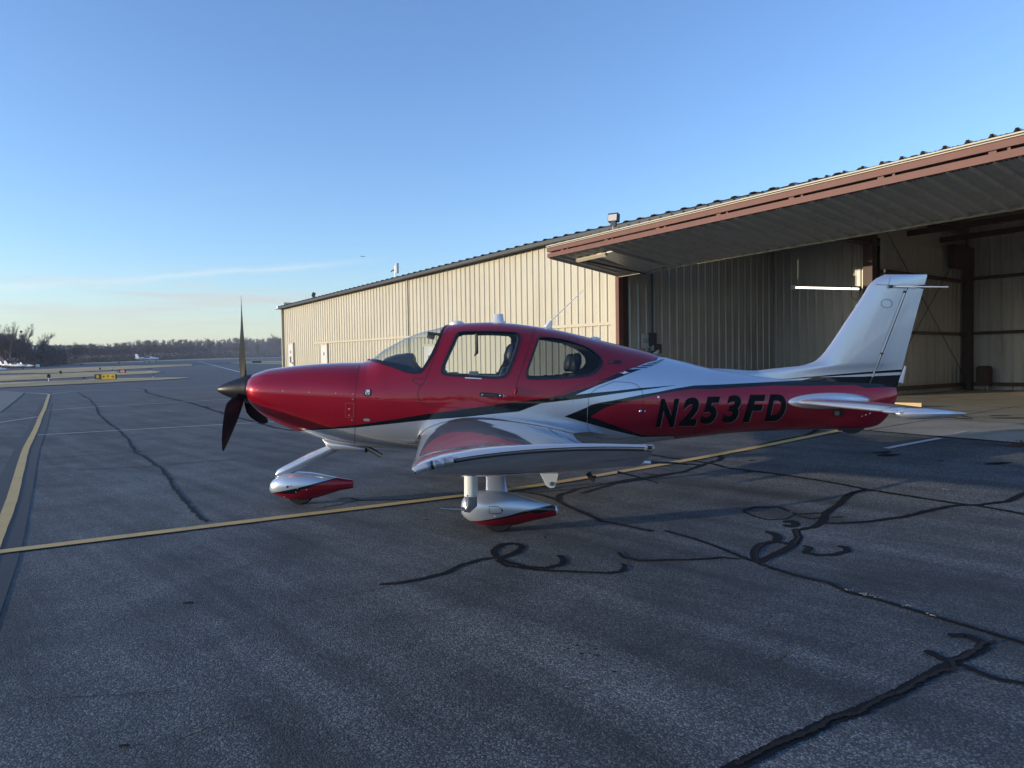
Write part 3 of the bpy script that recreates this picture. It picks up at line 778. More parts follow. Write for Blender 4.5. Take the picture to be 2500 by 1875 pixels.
top(b, 'white_hose_end', M['white'], 'white plastic jug top showing above the fuselage by the outlet box', 'jug')

# heater-like locker on the back wall
(sx0, zt), (sx1, zb_) = hl(2391, 893, OE - .5), hl(2418, 934, OE - .5)
lk = empty('locker', H0 + SD * ((sx0 + sx1) / 2) + WN * (OE - .55) + Vector((0, 0, FLOOR)), hz)
tag(lk, 'dark brown upright cart standing against the white back wall of the hangar', 'cart')
w = sx1 - sx0; b = MB(); hh = zt - FLOOR
P = [(-w / 2, .18), (w / 2, .18), (w / 2, hh - .06), (w / 2 - .06, hh), (-w / 2 + .06, hh), (-w / 2, hh - .06)]
b.prism(P, -.22, .22, lambda x, y, h: (x, h, y)); b.build('cabinet', M['brown_steel'], lk)
for x in (-w / 4, w / 4): MB().tube([(x, 0, .01), (x, 0, .20)], .025, 6).build('leg', M['steel'], lk)

# lit tube light hung in the bay
def at_depth(px, py, y): d = ray(px, py); return EYE + d * (y / d.y)
A_, B_ = at_depth(1936, 702, 20.6), at_depth(2099, 705.5, 21.0)
tl = empty('tube_light', (A_ + B_) / 2, math.atan2((B_ - A_).y, (B_ - A_).x)); L = (B_ - A_).length; dz = B_.z - A_.z
tag(tl, 'lit fluorescent tube light hanging level inside the open hangar left of the tail fin', 'tube light')
tl.rotation_euler = (0, -math.atan2(dz, L), math.atan2((B_ - A_).y, (B_ - A_).x))
MB().box((0, 0, .05), (L, .12, .05)).build('housing', M['galv'], tl)
MB().tube([(-L / 2 + .04, 0, 0), (L / 2 - .04, 0, 0)], .024, 8).build('tube', M['tube'], tl)
MB().box((-L / 2 + .01, 0, .01), (.06, .14, .12)).build('end_cap', M['white'], tl)
MB().box((L / 2 - .01, 0, .01), (.06, .10, .10)).build('end_cap', M['dark_grey'], tl)
for x in (-L / 2 + .15, L / 2 - .15): MB().tube([(x, 0, .07), (x, 0, 1.0)], .004, 4).build('hanger_wire', M['galv'], tl)
cord = [at_depth(x, y, 20.9) for x, y in ((2084, 570), (2082, 640), (2080, 690), (2078, 724), (2086, 731), (2092, 733), (2098, 722), (2099, 708))]
cb = MB().tube(cord, .010, 5).build('power_cord', M['matte_black']); tag(cb, 'black power cord looping down beside the lit tube light', 'cord')

# wooden chock on the floor, in the last of the sun
pa, pb = G(2181, 994), G(2251, 996)
pa = EYE + (G(2181, 994) - EYE); d_ = (pb - pa); ang_ = math.atan2(d_.y, d_.x)
wb = MB(); wb.box((0, 0, .05), (d_.length, .10, .10)); wb = wb.build('wood_block', M['wood']); mid = (pa + pb) / 2
wb.location = (mid.x, mid.y, float(tz(mid.x, mid.y)) + .012); wb.rotation_euler = (0, 0, ang_)
tag(wb, 'sunlit pale timber block lying on the concrete floor behind the tail', 'timber')

# floodlights and aerial along the roof edge
def on_roof(px, py, o_):
    s, z = hl(px, py, o_); return H0 + SD * s + WN * o_ + Vector((0, 0, z))
def floodlight(px, py, pz, size, yaw, label, o_=-.15):
    base = on_roof(px, pz, o_); head = on_roof(px, py, o_); h = head.z - base.z
    e = empty('floodlight', base, yaw); tag(e, label, 'floodlight', 'floodlights on the hangar roof')
    MB().tube([(0, 0, -.25), (0, 0, h - size * .42)], .018, 6).build('pole', M['galv'], e)
    rx = Matrix.Rotation(R(-12), 3, 'X')
    MB().box((0, .05, h), (size, .14, size * .78), rx).build('head', M['dark_grey'], e)
    MB().box((0, -.035, h - .01), (size * .84, .03, size * .62), rx).build('lens', M['lens'], e)
    MB().box((0, .03, h - size * .50), (.12, .10, .16)).build('bracket', M['dark_grey'], e)
    return e
floodlight(1497, 531, 553, .24, R(-28), 'floodlight with square pink-grey lens on a pole above the bifold door edge', OD + .25)
floodlight(764, 719, 731, .26, R(-80), 'small floodlight on the far left end of the hangar roof')
b0 = on_roof(962, 690, .2); an = empty('roof_aerial', b0, hz); tag(an, 'small weather mast with side arms and a panel on the hangar roof edge', 'mast')
sc_ = 33.0 / FPX
MB().tube([(.12, 0, -.2), (.12, 0, .70)], .03, 6).build('mast', M['galv'], an)
MB().tube([(-.35, 0, -.2), (-.35, 0, .16), (.12, 0, .16)], .03, 6).build('side_arm', M['dark_grey'], an)
MB().tube([(-.25, 0, .50), (-.05, 0, .55), (.12, 0, .48)], .025, 6).build('side_arm', M['dark_grey'], an)
MB().box((.30, 0, .58), (.14, .10, .42)).build('panel', M['galv'], an)
MB().tube([(.12, 0, .40), (.30, 0, .48)], .02, 6).build('bracket', M['galv'], an)

# concrete floor and its apron
def so(p): return (p - H0).dot(SD), (p - H0).dot(WN)
(ea, oa), (eb, ob) = so(G(2100, 1050)), so(G(2500, 1083))
def edge_o(s): return oa + (ob - oa) * (s - ea) / (eb - ea)
def conc_mat():
    m = bpy.data.materials.new('concrete'); m.use_nodes = True; nt = m.node_tree; b = nt.nodes['Principled BSDF']; g = nt.nodes.new('ShaderNodeNewGeometry')
    n1 = noise(nt, g.outputs['Position'], .8, 6, .6, dist=.6); n2 = noise(nt, g.outputs['Position'], 14, 5, .7)
    a = mth(nt, 'ADD', mth(nt, 'MULTIPLY', n1.outputs[0], .7), mth(nt, 'MULTIPLY', n2.outputs[0], .3))
    c = ramp(nt, a, [(.33, (.19, .175, .145)), (.46, (.32, .30, .255)), (.62, (.40, .38, .335))])
    nt.links.new(c, b.inputs['Base Color']); b.inputs['Roughness'].default_value = .62
    bp = nt.nodes.new('ShaderNodeBump'); bp.inputs['Strength'].default_value = .2; bp.inputs['Distance'].default_value = .004; nt.links.new(n2.outputs[0], bp.inputs['Height']); nt.links.new(bp.outputs[0], b.inputs['Normal'])
    return m
M['concrete'] = conc_mat()
def slab_fn(u, v):
    s = -.6 + u * 15; o_ = edge_o(s) + (OE + .1 - edge_o(s)) * v; p = H0 + SD * s + WN * o_; return p.x, p.y
drape('concrete_floor', slab_fn, 30, 34, M['concrete'], .010, kind='structure')
jn = MB()
px_ribbon([(2112, 1054), (2300, 1023), (2400, 1007), (2560, 980)], .022, .014, jn, taper=False)
p0, p1 = so(G(2250, 1000)), None
for i, (aa, cc, ww) in enumerate([((-.5, -.02), (13.4, -.02), .03)]):
    ribbon([H0 + SD * aa[0] + WN * aa[1], H0 + SD * 5 + WN * aa[1], H0 + SD * cc[0] + WN * cc[1]], ww, .014, jn, taper=False)
tag(jn.build('slab_joints', M['crack'], fix=False), kind='structure')
fl = px_ribbon([(2150, 972), (2250, 978), (2350, 982.5), (2440, 987)], .05, .0155, taper=False)
px_ribbon([(2410, 979), (2460, 981), (2520, 984)], .05, .0155, fl, taper=False)
tag(fl.build('floor_line', mat('worn_floor_line', (.50, .46, .36), .8), fix=False), kind='structure')
M['oil'] = mat('oil_stain', (.055, .05, .042), .5)
st_ = MB(); rr = random.Random(4)
for (px, py, s, f) in [(2470, 1022, .34, .5), (2440, 1016, .22, .5), (2350, 1023, .16, .8), (2320, 1021, .1, 1)]:
    p = G(px, py); k_ = len(st_.v); n = 14
    for i in range(n):
        t = 2 * math.pi * i / n; r_ = s * rr.uniform(.7, 1.15); x, y = p.x + r_ * math.cos(t), p.y + r_ * f * math.sin(t); st_.v.append((x, y, float(tz(x, y)) + .013))
    st_.f.append(tuple(range(k_, k_ + n)))
tag(st_.build('oil_stains', M['oil'], fix=False), kind='structure')
ed = MB()
ep = [H0 + SD * s + WN * (edge_o(s) - .01) for s in np.linspace(-.6, 14, 20)]
ribbon(ep, .06, .006, ed, jag=.4, taper=False, seed=2); tag(ed.build('slab_edge_gap', M['sealant'], fix=False), kind='structure')
# drift of dead leaves by the slab edge, bits of straw in the cracks
lv = MB(); rr = random.Random(21); c0 = G(2490, 1088)
for i in range(260):
    x = c0.x + rr.gauss(.05, .16); y = c0.y + rr.gauss(0, .07); z = float(tz(x, y)) + .012 + abs(rr.gauss(0, .02)); s = rr.uniform(.010, .024)
    q = Matrix.Rotation(rr.uniform(0, 6.3), 3, 'Z') @ Matrix.Rotation(rr.uniform(-.9, .9), 3, 'X'); k_ = len(lv.v)
    for c in ((-s, 0, 0), (0, -s * .6, 0), (s, 0, .004), (0, s * .6, 0)): v = q @ Vector(c); lv.v.append((x + v.x, y + v.y, z + v.z))
    lv.f.append((k_, k_ + 1, k_ + 2, k_ + 3))
tag(lv.build('leaf_litter', M['leaf'], fix=False), 'small drift of reddish dead leaves at the concrete edge', 'leaves', kind='stuff')
sw = MB()
for (px, py) in [(2112, 1452), (2122, 1457), (2136, 1461), (2076, 1444), (2212, 1484), (2265, 1503), (2309, 1197)]:
    p = G(px, py)
    for j in range(4):
        a_ = rr.uniform(0, 6.3); l = rr.uniform(.01, .035); x, y, z = p.x + rr.gauss(0, .015), p.y + rr.gauss(0, .01), float(tz(p.x, p.y)) + .01
        sw.tube([(x, y, z), (x + l * .5 * math.cos(a_), y + l * .5 * math.sin(a_), z + rr.uniform(.002, .008)), (x + l * math.cos(a_), y + l * math.sin(a_), z + .004)], .0010, 3)
tag(sw.build('dead_stalks', M['straw'], fix=False), 'pale dead grass stalks lying in the pavement cracks', 'dead grass', kind='stuff')

# ================================================================== FAR FIELD
LET = {
 'B': 'B', 'P': 'P'}
def text_mesh(s, bold=0.0, shear=0.0, res=4):
    cu = bpy.data.curves.new('t', 'FONT'); cu.body = s; cu.size = 1.0; cu.offset = bold; cu.shear = shear; cu.resolution_u = res
    o = bpy.data.objects.new('t', cu); COL.objects.link(o); bpy.context.view_layer.update()
    me = bpy.data.meshes.new_from_object(o.evaluated_get(bpy.context.evaluated_depsgraph_get()))
    bpy.data.objects.remove(o); bpy.data.curves.remove(cu)
    V = np.array([v.co[:2] for v in me.vertices]); F = [tuple(p.vertices) for p in me.polygons]; bpy.data.meshes.remove(me)
    return V, F
def flat_text(s, x0, x1, z0, z1, y, bold=.0):
    V, F = text_mesh(s, bold); mn, mx = V.min(0), V.max(0); V = (V - mn) / (mx - mn)
    b = MB(); b.add([(x0 + (x1 - x0) * v[0], y, z0 + (z1 - z0) * v[1]) for v in V], F); return b
def airfield_sign(pl, pr, htop, cells, label):
    """pl, pr: base pixels left/right, htop: top pixel of the left side; cells: (fraction start, end, material)"""
    A, B = G(*pl), G(*pr); B = Vector((B.x, A.y + (B.x - A.x) * .02, B.z)); L = (B - A).length
    d = ray(pl[0], htop); Pt = EYE + d * (A.y / d.y); Ht = Pt.z - A.z
    e = empty('airfield_sign', (A + B) / 2, math.atan2(B.y - A.y, B.x - A.x)); tag(e, label, 'sign', 'guidance signs on the airfield')
    zb = Ht * .16
    MB().box((0, .10, (zb + Ht) / 2), (L, .18, Ht - zb)).build('sign_case', M['sign_black'], e)
    for f0, f1, m, glyphs in cells:
        x0, x1 = -L / 2 + L * f0 + .02, -L / 2 + L * f1 - .02
        MB().box(((x0 + x1) / 2, .0, (zb + Ht) / 2), (x1 - x0, .03, Ht - zb - .04)).build('sign_face', M[m], e)
        for g, g0, g1, mm in glyphs:
            gx0, gx1 = x0 + (x1 - x0) * g0, x0 + (x1 - x0) * g1; h = Ht - zb; z0, z1 = zb + h * .22, zb + h * .80
            if g in '<>':
                zc = (z0 + z1) / 2; b = MB(); t = h * .045; s_ = 1 if g == '>' else -1; tipx = gx1 if s_ > 0 else gx0; tail = gx0 if s_ > 0 else gx1
                b.box(((gx0 + gx1) / 2, -.018, zc), (gx1 - gx0, .004, t * 2))
                for q_ in (-1, 1):
                    a_ = Vector((tipx, -.020, zc)); c_ = Vector((tipx - s_ * h * .24, -.020, zc + q_ * h * .24)); b.tube([a_, c_], t, 4)
                b.build('arrow', M[mm], e)
            else: flat_text(g, gx0, gx1, z0, z1, -.0175, .02).build('letter', M[mm], e, fix=False)
    for i in range(6):
        x = -L / 2 + L * (i + .5) / 6; MB().tube([(x, .1, -.05), (x, .1, zb)], .035, 6).build('leg', M['galv'], e)
    return e
airfield_sign((231, 929), (299, 927), 914, [(0, .325, 'sign_black', [('B', .30, .70, 'sign_yellow')]), (.325, 1, 'sign_yellow', [('<', .08, .28, 'sign_black'), ('P', .42, .56, 'sign_black'), ('>', .68, .88, 'sign_black')])],
              'yellow and black taxiway direction sign with B, arrows and P')
airfield_sign((286, 912), (327, 910.5), 902.5, [(0, .30, 'sign_black', [('A', .3, .7, 'sign_yellow')]), (.30, 1, 'sign_red', [('4-22', .14, .88, 'decal_white')])],
              'red holding sign reading 4-22 beyond the yellow sign')
def marker(px, py, h, w, label, lens='sign_black', post=True):
    p = G(px, py); p.z = float(tz(p.x, p.y)); s = p.y / FPX; e = empty('edge_light', p); tag(e, label, 'edge light', 'edge lights and markers on the airfield')
    H, W = h * s, w * s
    if post: MB().tube([(0, 0, -.05), (0, 0, H * .6)], max(W * .12, .012), 6).build('post', M['white'], e)
    MB().lathe([(H * (.5 if post else 0), W * .3), (H * .62, W * .5), (H * .85, W * .5), (H, W * .25)], ax='z', n=10).build('head', M[lens], e, smooth=True)
    return e
for q_ in [(119, 932, 19, 9, 'white-posted edge light with dark round head, nearest on the left grass'), (148, 914, 9, 6, 'low dark drum marker on the far grass left of the yellow sign', 'sign_black', False),
           (206, 930, 10, 4, 'thin edge light just left of the yellow direction sign'), (374, 922, 10, 3, 'thin edge light right of the signs on the near verge'),
           (244, 904, 7, 4, 'dark edge light above the left end of the yellow sign', 'sign_black', False), (362, 909, 9, 3, 'edge light post, left one of a close pair right of the red sign'),
           (368, 908, 9, 3, 'edge light post, right one of a close pair right of the red sign'), (274, 910, 8, 3, 'edge light between the yellow and red signs'),
           (200, 891, 3, 6, 'small black marker box at the runway edge on the left', 'sign_black', False), (291, 887, 3, 5, 'small black marker box by the runway below the far aircraft', 'sign_black', False)]:
    marker(*q_)
p = G(627, 887); p.z = float(tz(p.x, p.y)); s = p.y / FPX
e = empty('distance_board', p); tag(e, 'low black board sign on the grass left of the hangar corner', 'sign')
MB().box((0, 0, 3.4 * s), (22 * s, .2, 4.4 * s)).build('board', M['sign_black'], e)
for x in (-8, 0, 8): MB().tube([(x * s, 0, -.05), (x * s, 0, 1.4 * s)], .04, 5).build('leg', M['galv'], e)

# parked aircraft across the field
def small_plane(px, py, pxlen, yaw, label, low=True, tint='white'):
    p = G(px, py); p.z = float(tz(p.x, p.y)); s = p.y / FPX * pxlen / 8.0
    e = empty('parked_aircraft', p, yaw); e.scale = (s, s, s); tag(e, label, 'aircraft', 'small white aircraft across the field')
    st_ = [(-4, .05, .05, 1.15), (-3.6, .32, .30, 1.15), (-2.4, .45, .42, 1.15), (-1.2, .55, .62, 1.28), (0, .55, .68, 1.35), (1.2, .45, .5, 1.3), (2.6, .26, .28, 1.25), (3.9, .08, .14, 1.3)]
    b = MB(); b.loft([[Vector((x, w * math.cos(t), z + h * math.sin(t))) for t in np.linspace(0, 2 * math.pi, 13)[:-1]] for x, w, h, z in st_]); b.build('fuselage', M[tint], e, smooth=True)
    wz = .85 if low else 2.0
    for sd_ in (-1, 1):
        b = MB(); b.loft([[Vector((-1.3 + c * 1.5, sd_ * y, wz + (y * .08 if low else 0) + t_)) for c, t_ in ((0, 0), (.3, .10), (1, 0), (.3, -.07))] for y in (.3, 5.2)]); b.build('wing', M[tint], e)
        b = MB(); b.loft([[Vector((3.1 + c * .8, sd_ * y, 1.35 + t_)) for c, t_ in ((0, 0), (.3, .05), (1, 0), (.3, -.05))] for y in (.05, 1.6)]); b.build('tailplane', M[tint], e)
        MB().tube([(.2, sd_ * 1.3, .85), (.2, sd_ * 1.4, .25)], .06, 6).build('gear_leg', M['white'], e)
        MB().lathe([(-.08, .2), (.08, .2)], (.2, sd_ * 1.4, .22), 'y', 10).build('wheel', M['rubber'], e)
    MB().prism([(2.5, 1.4), (3.3, 2.75), (4.0, 2.75), (3.9, 1.3)], -.05, .05, lambda x, y, h: (x, h, y)).build('fin', M[tint], e)
    MB().lathe([(-.08, .18), (.08, .18)], (-2.9, 0, .2), 'y', 10).build('wheel', M['rubber'], e)
    b = MB(); b.loft([[Vector((x, w * math.cos(t), 1.55 + h * math.sin(t))) for t in np.linspace(0, 2 * math.pi, 13)[:-1]] for x, w, h in ((-1.5, .3, .1), (-.8, .57, .40), (.4, .57, .42), (1.1, .4, .3))]); b.build('canopy', M['dark_grey'], e, smooth=True)
    MB().box((-4.02, 0, 1.15), (.03, .12, 1.9)).build('propeller', M['dark_grey'], e)
    return e
small_plane(360, 884.5, 60, R(178), 'twin-tailed looking white aircraft alone on the far taxiway')
small_plane(-6, 907, 42, R(190), 'white aircraft cut by the left edge of the view')
small_plane(37, 901, 60, R(172), 'white aircraft with tall swept fin, middle of the parked row')
small_plane(20, 899, 52, R(168), 'white aircraft with bluish fin behind the middle parked one')
small_plane(66, 899, 42, R(165), 'dark-striped white aircraft at the right end of the parked row')
tr = G(84, 897); tr.z = float(tz(tr.x, tr.y)); s = tr.y / FPX
e = empty('service_truck', tr, R(4)); tag(e, 'small orange and white service truck right of the parked aircraft', 'truck')
MB().box((0, 0, 5 * s), (13 * s, 2.0, 5 * s)).build('body', mat('orange_paint', (.55, .22, .10), .5), e)
MB().box((5 * s, 0, 4 * s), (5 * s, 1.9, 7 * s)).build('cab', M['white'], e)
for x in (-4 * s, 5 * s):
    for y in (-.9, .9): MB().lathe([(-.12, .38), (.12, .38)], (x, y, .38), 'y', 10).build('wheel', M['rubber'], e)
# mast with ball
p = G(54.5, 896); p.z = float(tz(p.x, p.y)); s = p.y / FPX
e = empty('beacon_mast', p); tag(e, 'thin mast with round beacon head and crossbar among the left trees', 'mast')
MB().tube([(0, 0, -1), (0, 0, 84 * s)], [.9 * s, .5 * s], 6).build('pole', M['bark'], e)
MB().lathe([(83 * s, .5 * s), (84 * s, 2.2 * s), (86 * s, 2.9 * s), (88 * s, 2.2 * s), (89 * s, .4 * s)], ax='z', n=12).build('beacon', M['dark_grey'], e, smooth=True)
MB().box((0, 0, 79 * s), (10 * s, .2, .7 * s)).build('crossbar', M['dark_grey'], e)
# distant airliner against the sky
p = at_depth(886, 626, 900); e = empty('airliner', p, R(176)); tag(e, 'tiny airliner silhouette low in the sky above the contrail end', 'airliner')
b = MB().tube([(-3, 0, 0), (-2.4, 0, 0), (2.2, 0, 0), (3.2, 0, .1)], [.12, .35, .35, .08], 8); b.build('fuselage', M['grey'], e)
MB().prism([(-.8, 0), (.6, 0), (1.6, 3), (1.2, 3)], -.04, .04, lambda x, y, h: (x, y, h)).build('wing', M['grey'], e)
MB().prism([(-.8, 0), (.6, 0), (1.6, -3), (1.2, -3)], -.04, .04, lambda x, y, h: (x, y, h)).build('wing', M['grey'], e)
MB().prism([(2.3, .1), (3.2, 1.1), (3.5, 1.1), (3.2, .1)], -.04, .04, lambda x, y, h: (x, h, y)).build('fin', M['grey'], e)

# ------------------------------------------------------------------ winter trees
def tree_mesh(name, H, seed, spread=.55, levels=5, trunk=.02, nseg=3, upright=.55, decay=.60):
    rr = random.Random(seed); T = MB(); tw = MB()
    def branch(p, d, L, r, lev):
        n = nseg; pts = [p]; dd = d.copy()
        for i in range(n):
            dd = (dd + Vector((rr.gauss(0, .13), rr.gauss(0, .13), rr.gauss(0, .10) + .05))).normalized(); p = p + dd * (L / n); pts.append(p)
        if lev <= 2: T.tube(pts, [r * (1 - .45 * i / n) for i in range(n + 1)], 5 if lev == 0 else 4 if lev == 1 else 3, cap=False)
        else:
            for a, c in zip(pts, pts[1:]):
                x = (c - a).cross(Vector((rr.uniform(-1, 1), rr.uniform(-1, 1), rr.uniform(-.3, .3)))).normalized() * r
                k_ = len(tw.v); tw.v += [tuple(a - x), tuple(a + x), tuple(c)]; tw.f.append((k_, k_ + 1, k_ + 2))
        if lev >= levels: return
        k_ = rr.randint(3, 4) if lev < 2 else rr.randint(3, 5)
        if lev == 0: k_ = 7
        for j in range(k_):
            f = rr.uniform(.30, 1.0) if lev else rr.uniform(.28, 1.0)
            i0 = min(int(f * n), n - 1); q = pts[i0].lerp(pts[i0 + 1], f * n - i0)
            a = rr.uniform(0, 6.283); sd_ = Vector((math.cos(a), math.sin(a), 0))
            nd = (dd * upright + sd_ * spread * rr.uniform(.6, 1.2) + Vector((0, 0, .28))).normalized()
            branch(q, nd, L * rr.uniform(.48, .68) * (1.0 if lev else (1.15 - .5 * f)), r * decay, lev + 1)
        branch(p, dd, L * .55, r * decay, lev + 1)
    branch(Vector((0, 0, -.3)), Vector((rr.gauss(0, .03), rr.gauss(0, .03), 1)), H * .48, H * trunk, 0)
    ms = T.mesh(name + '_wood', M['bark'], fix=False), tw.mesh(name + '_twigs', M['twig'], fix=False)
    zs = max(v.co.z for v in ms[1].vertices)
    for m_ in ms:
        m_.transform(Matrix.Scale(H / zs, 4))
    return ms
TREES = [tree_mesh('tree_a', 10, 3), tree_mesh('tree_b', 10, 11, .62, 5, .017, 3, .6), tree_mesh('tree_c', 10, 29, .38, 5, .02, 3, .8), tree_mesh('tree_d', 10, 41, .75, 5, .024, 3, .45)]
def tree(px, base, toppx, kind_, yaw, label, group='bare trees along the airfield edge'):
    p = G(px, base); p.z = float(tz(p.x, p.y)); d = ray(px, toppx); zt = CAM_H + d.z * p.y / d.y; h = (zt - p.z) / 10
    e = empty('bare_tree', p, yaw); e.scale = (h, h, h); tag(e, label, 'tree', group)
    link('trunk', TREES[kind_][0], e); link('crown', TREES[kind_][1], e)
    return e
rr = random.Random(5)
T = [(-40, 899, 770, 0), (-14, 899, 776, 1), (4, 899, 783, 0), (18, 899, 791, 2), (30, 899, 789, 1), (42, 898, 786, 0), (57, 898, 806, 1)]
LB = ['tall bare tree cut by the left edge', 'bare tree at the very left behind the parked aircraft', 'dense bare tree near the left edge', 'narrow bare tree left of the mast',
      'bare tree with rising limbs left of the mast', 'broad fan-shaped bare tree just left of the beacon mast', 'smaller bare tree right of the beacon mast']
for (x, b_, t_, k_), lb in zip(T, LB): tree(x, b_, t_, k_, rr.uniform(0, 6), lb)
tree(100, 894, 809, 2, 1.0, 'tall slender lone bare tree standing above the low brush'); tree(114, 894, 820, 0, 3.1, 'bare tree close to the right of the lone slender tree')
tree(194, 888, 833, 3, 2.2, 'pale round-crowned bare tree standing out of the far wood'); 
for i, (x, b_, t_, k_) in enumerate([(352, 880, 829, 0), (372, 880, 826, 3), (415, 879, 829, 1), (440, 878, 833, 2), (512, 876, 822, 3), (540, 875, 829, 0), (585, 874, 822, 1), (600, 873, 820, 3), (630, 873, 829, 2), (655, 872, 826, 0), (676, 872, 812, 3), (700, 871, 808, 1), (730, 871, 815, 0)]):
    od = ['first', 'second', 'third', 'fourth', 'fifth', 'sixth', 'seventh', 'eighth']
    tree(x, b_, t_, k_, rr.uniform(0, 6), ('bare crown standing above the far wood, %s from the left before the propeller' % od[i]) if x < 611 else ('bare crown over the far wood, %s to the right of the propeller' % od[i - 8]))
# the wood as a mass: many bare trees behind one another, and brush at their feet
def merged(name, meshes, places, label, cat, kind='stuff'):
    V = [np.array([v.co[:] for v in m_.vertices]) for m_ in meshes]; F = [np.array([p.vertices[:] for p in m_.polygons if len(p.vertices) == 3]) for m_ in meshes]
    vs, fs, k_ = [], [], 0
    for (x, y, z, h, yaw, ki) in places:
        c, s_ = math.cos(yaw), math.sin(yaw); a = V[ki] * (h / 10); vs.append(np.stack([a[:, 0] * c - a[:, 1] * s_ + x, a[:, 0] * s_ + a[:, 1] * c + y, a[:, 2] + z], 1)); fs.append(F[ki] + k_); k_ += len(a)
    v = np.concatenate(vs); f = np.concatenate(fs); me = bpy.data.meshes.new(name); me.vertices.add(len(v)); me.vertices.foreach_set('co', v.ravel()); me.loops.add(len(f) * 3); me.loops.foreach_set('vertex_index', f.ravel())
    me.polygons.add(len(f)); me.polygons.foreach_set('loop_start', np.arange(0, len(f) * 3, 3)); me.polygons.foreach_set('loop_total', np.full(len(f), 3)); me.update(calc_edges=True); me.materials.append(M['twig'])
    o = bpy.data.objects.new(name, me); COL.objects.link(o); tag(o, label, cat, kind=kind); return o
SM = [tree_mesh('far_tree_%s' % c, 10, s, sp, 4, .036, 2, u, .62)[1] for c, s, sp, u in (('a', 51, .5, .55), ('b', 52, .6, .5), ('c', 53, .4, .7))]
def line_y(tbl, x): return float(np.interp(x, *zip(*tbl)))
BASE = [(-500, 903), (0, 899), (90, 896), (160, 890), (208, 886), (400, 878.5), (690, 870), (900, 866)]
TOP = [(-500, 800), (-60, 800), (0, 815), (60, 838), (75, 846), (130, 846), (150, 843), (250, 843), (300, 840), (350, 834), (500, 832), (560, 830), (690, 828), (900, 826)]
pl = []; rr = random.Random(8)
for i in range(620):
    x = rr.uniform(-420, 800); p = G(x, line_y(BASE, x)); k_ = 1 + rr.uniform(0, .14); q = EYE + (p - EYE) * k_; q.z = float(tz(q.x, q.y)); d = ray(x, line_y(TOP, x) + rr.uniform(-7, 5)); zt = CAM_H + d.z * q.y / d.y
    pl.append((q.x, q.y, q.z, zt - q.z, rr.uniform(0, 6.3), rr.randrange(3)))
merged('bare_wood', SM, pl, 'dark bare winter wood along the far side of the airfield', 'wood')
fb = MB(); xs = np.linspace(-500, 880, 70)
for x in xs:
    p = G(x, line_y(BASE, x))
    for f in (1.0, 1.15, 1.5, 2.4): fb.v.append((p.x * f, p.y * f, float(tz(p.x * f, p.y * f)) + .15))
fb.f = [(i * 4 + j, i * 4 + 4 + j, i * 4 + 5 + j, i * 4 + 1 + j) for i in range(69) for j in range(3)]
tag(fb.build('wood_floor', M['brush'], smooth=80, fix=False), kind='structure')
def brush(name, xs, base, topf, n, size, m, label, seed, depth=.05):
    rr = np.random.RandomState(seed); v = np.zeros((n * 3, 3)); j = 0
    for i in range(n):
        x = rr.uniform(*xs); p = G(x, line_y(base, x)) if i % 12 == 0 or i == 0 else None
        if p is not None: px0, pp = x, p
        else: x = px0 + rr.uniform(-6, 6); pp = pp
        q = EYE + (pp - EYE) * (1 + rr.uniform(0, depth)); d = ray(x, line_y(topf, x)); zt = CAM_H + d.z * q.y / d.y; X = q.x + (x - px0) * q.y / FPX
        z0 = float(tz(q.x, q.y)); z = z0 + (zt - z0) * rr.beta(1.1, 1.5) * (1 + .25 * math.sin(x * .7) * math.sin(x * .23)); s = size * q.y / FPX
        for _ in range(3): v[j] = (X + rr.normal() * s, q.y + rr.normal() * s, z + rr.normal() * s * 1.3); j += 1
    me = bpy.data.meshes.new(name); me.from_pydata(v.tolist(), [], [(3 * i, 3 * i + 1, 3 * i + 2) for i in range(n)]); me.materials.append(m)
    o = bpy.data.objects.new(name, me); COL.objects.link(o); tag(o, label, 'brush', kind='stuff'); return o
brush('undergrowth', (-420, 800), BASE, [(-500, 830), (0, 836), (75, 848), (130, 846), (208, 846), (300, 845), (400, 838), (560, 833), (800, 829)], 30000, 1.2, M['twig'], 'dense grey undergrowth inside the far wood', 3, .12)
brush('bramble_hedge', (-420, 800), BASE, [(-500, 878), (60, 878), (90, 872), (150, 868), (208, 872), (400, 866), (500, 861), (800, 856)], 46000, 1.0, M['brush'], 'low dark hedge of brambles in front of the far wood', 4, .02)
brush('thicket', (88, 160), [(0, 898), (90, 897), (160, 890)], [(88, 866), (100, 850), (125, 846), (160, 860)], 3500, 1.5, M['brush'], 'dark thicket below the lone slender tree', 6, .05)
# the wood behind the viewer, seen only as a reflection in the paint
rr = random.Random(77); pl = []
for i in range(150):
    x = rr.uniform(-38, 150); y = -72 - rr.uniform(0, 25) - .25 * max(0, -x); pl.append((x, y, 0, rr.uniform(7, 12) * (1 + .25 * math.sin(x * .09)), rr.uniform(0, 6.3), rr.randrange(3)))
merged('wood_behind', SM, pl, 'bare winter wood on the near side of the airfield', 'wood')
# far hills
hm = mat('hazy_wooded_hill', (.045, .055, .085), 1, var=(.01, .15))  # blue-grey of distance haze is mixed into the hill colour
b = MB(); xs = np.linspace(-900, 1100, 60)
for x in xs:
    y_ = 846 - 4 * math.exp(-((x - 170) / 70) ** 2) - 3 * math.exp(-((x - 60) / 40) ** 2) + 1.0 * math.sin(x * .05); d = ray(x, y_)
    for yy, f in ((1500, -1), (2000, 1), (2600, .4)):
        k_ = yy / d.y; p = EYE + d * k_
        z = p.z if f == 1 else (8 if f < 0 else p.z * .8); b.v.append((p.x, yy, z))
b.f = [(i * 3 + j, i * 3 + 3 + j, i * 3 + 4 + j, i * 3 + 1 + j) for i in range(59) for j in range(2)]
tag(b.build('hills', hm, smooth=80, fix=False), kind='structure')
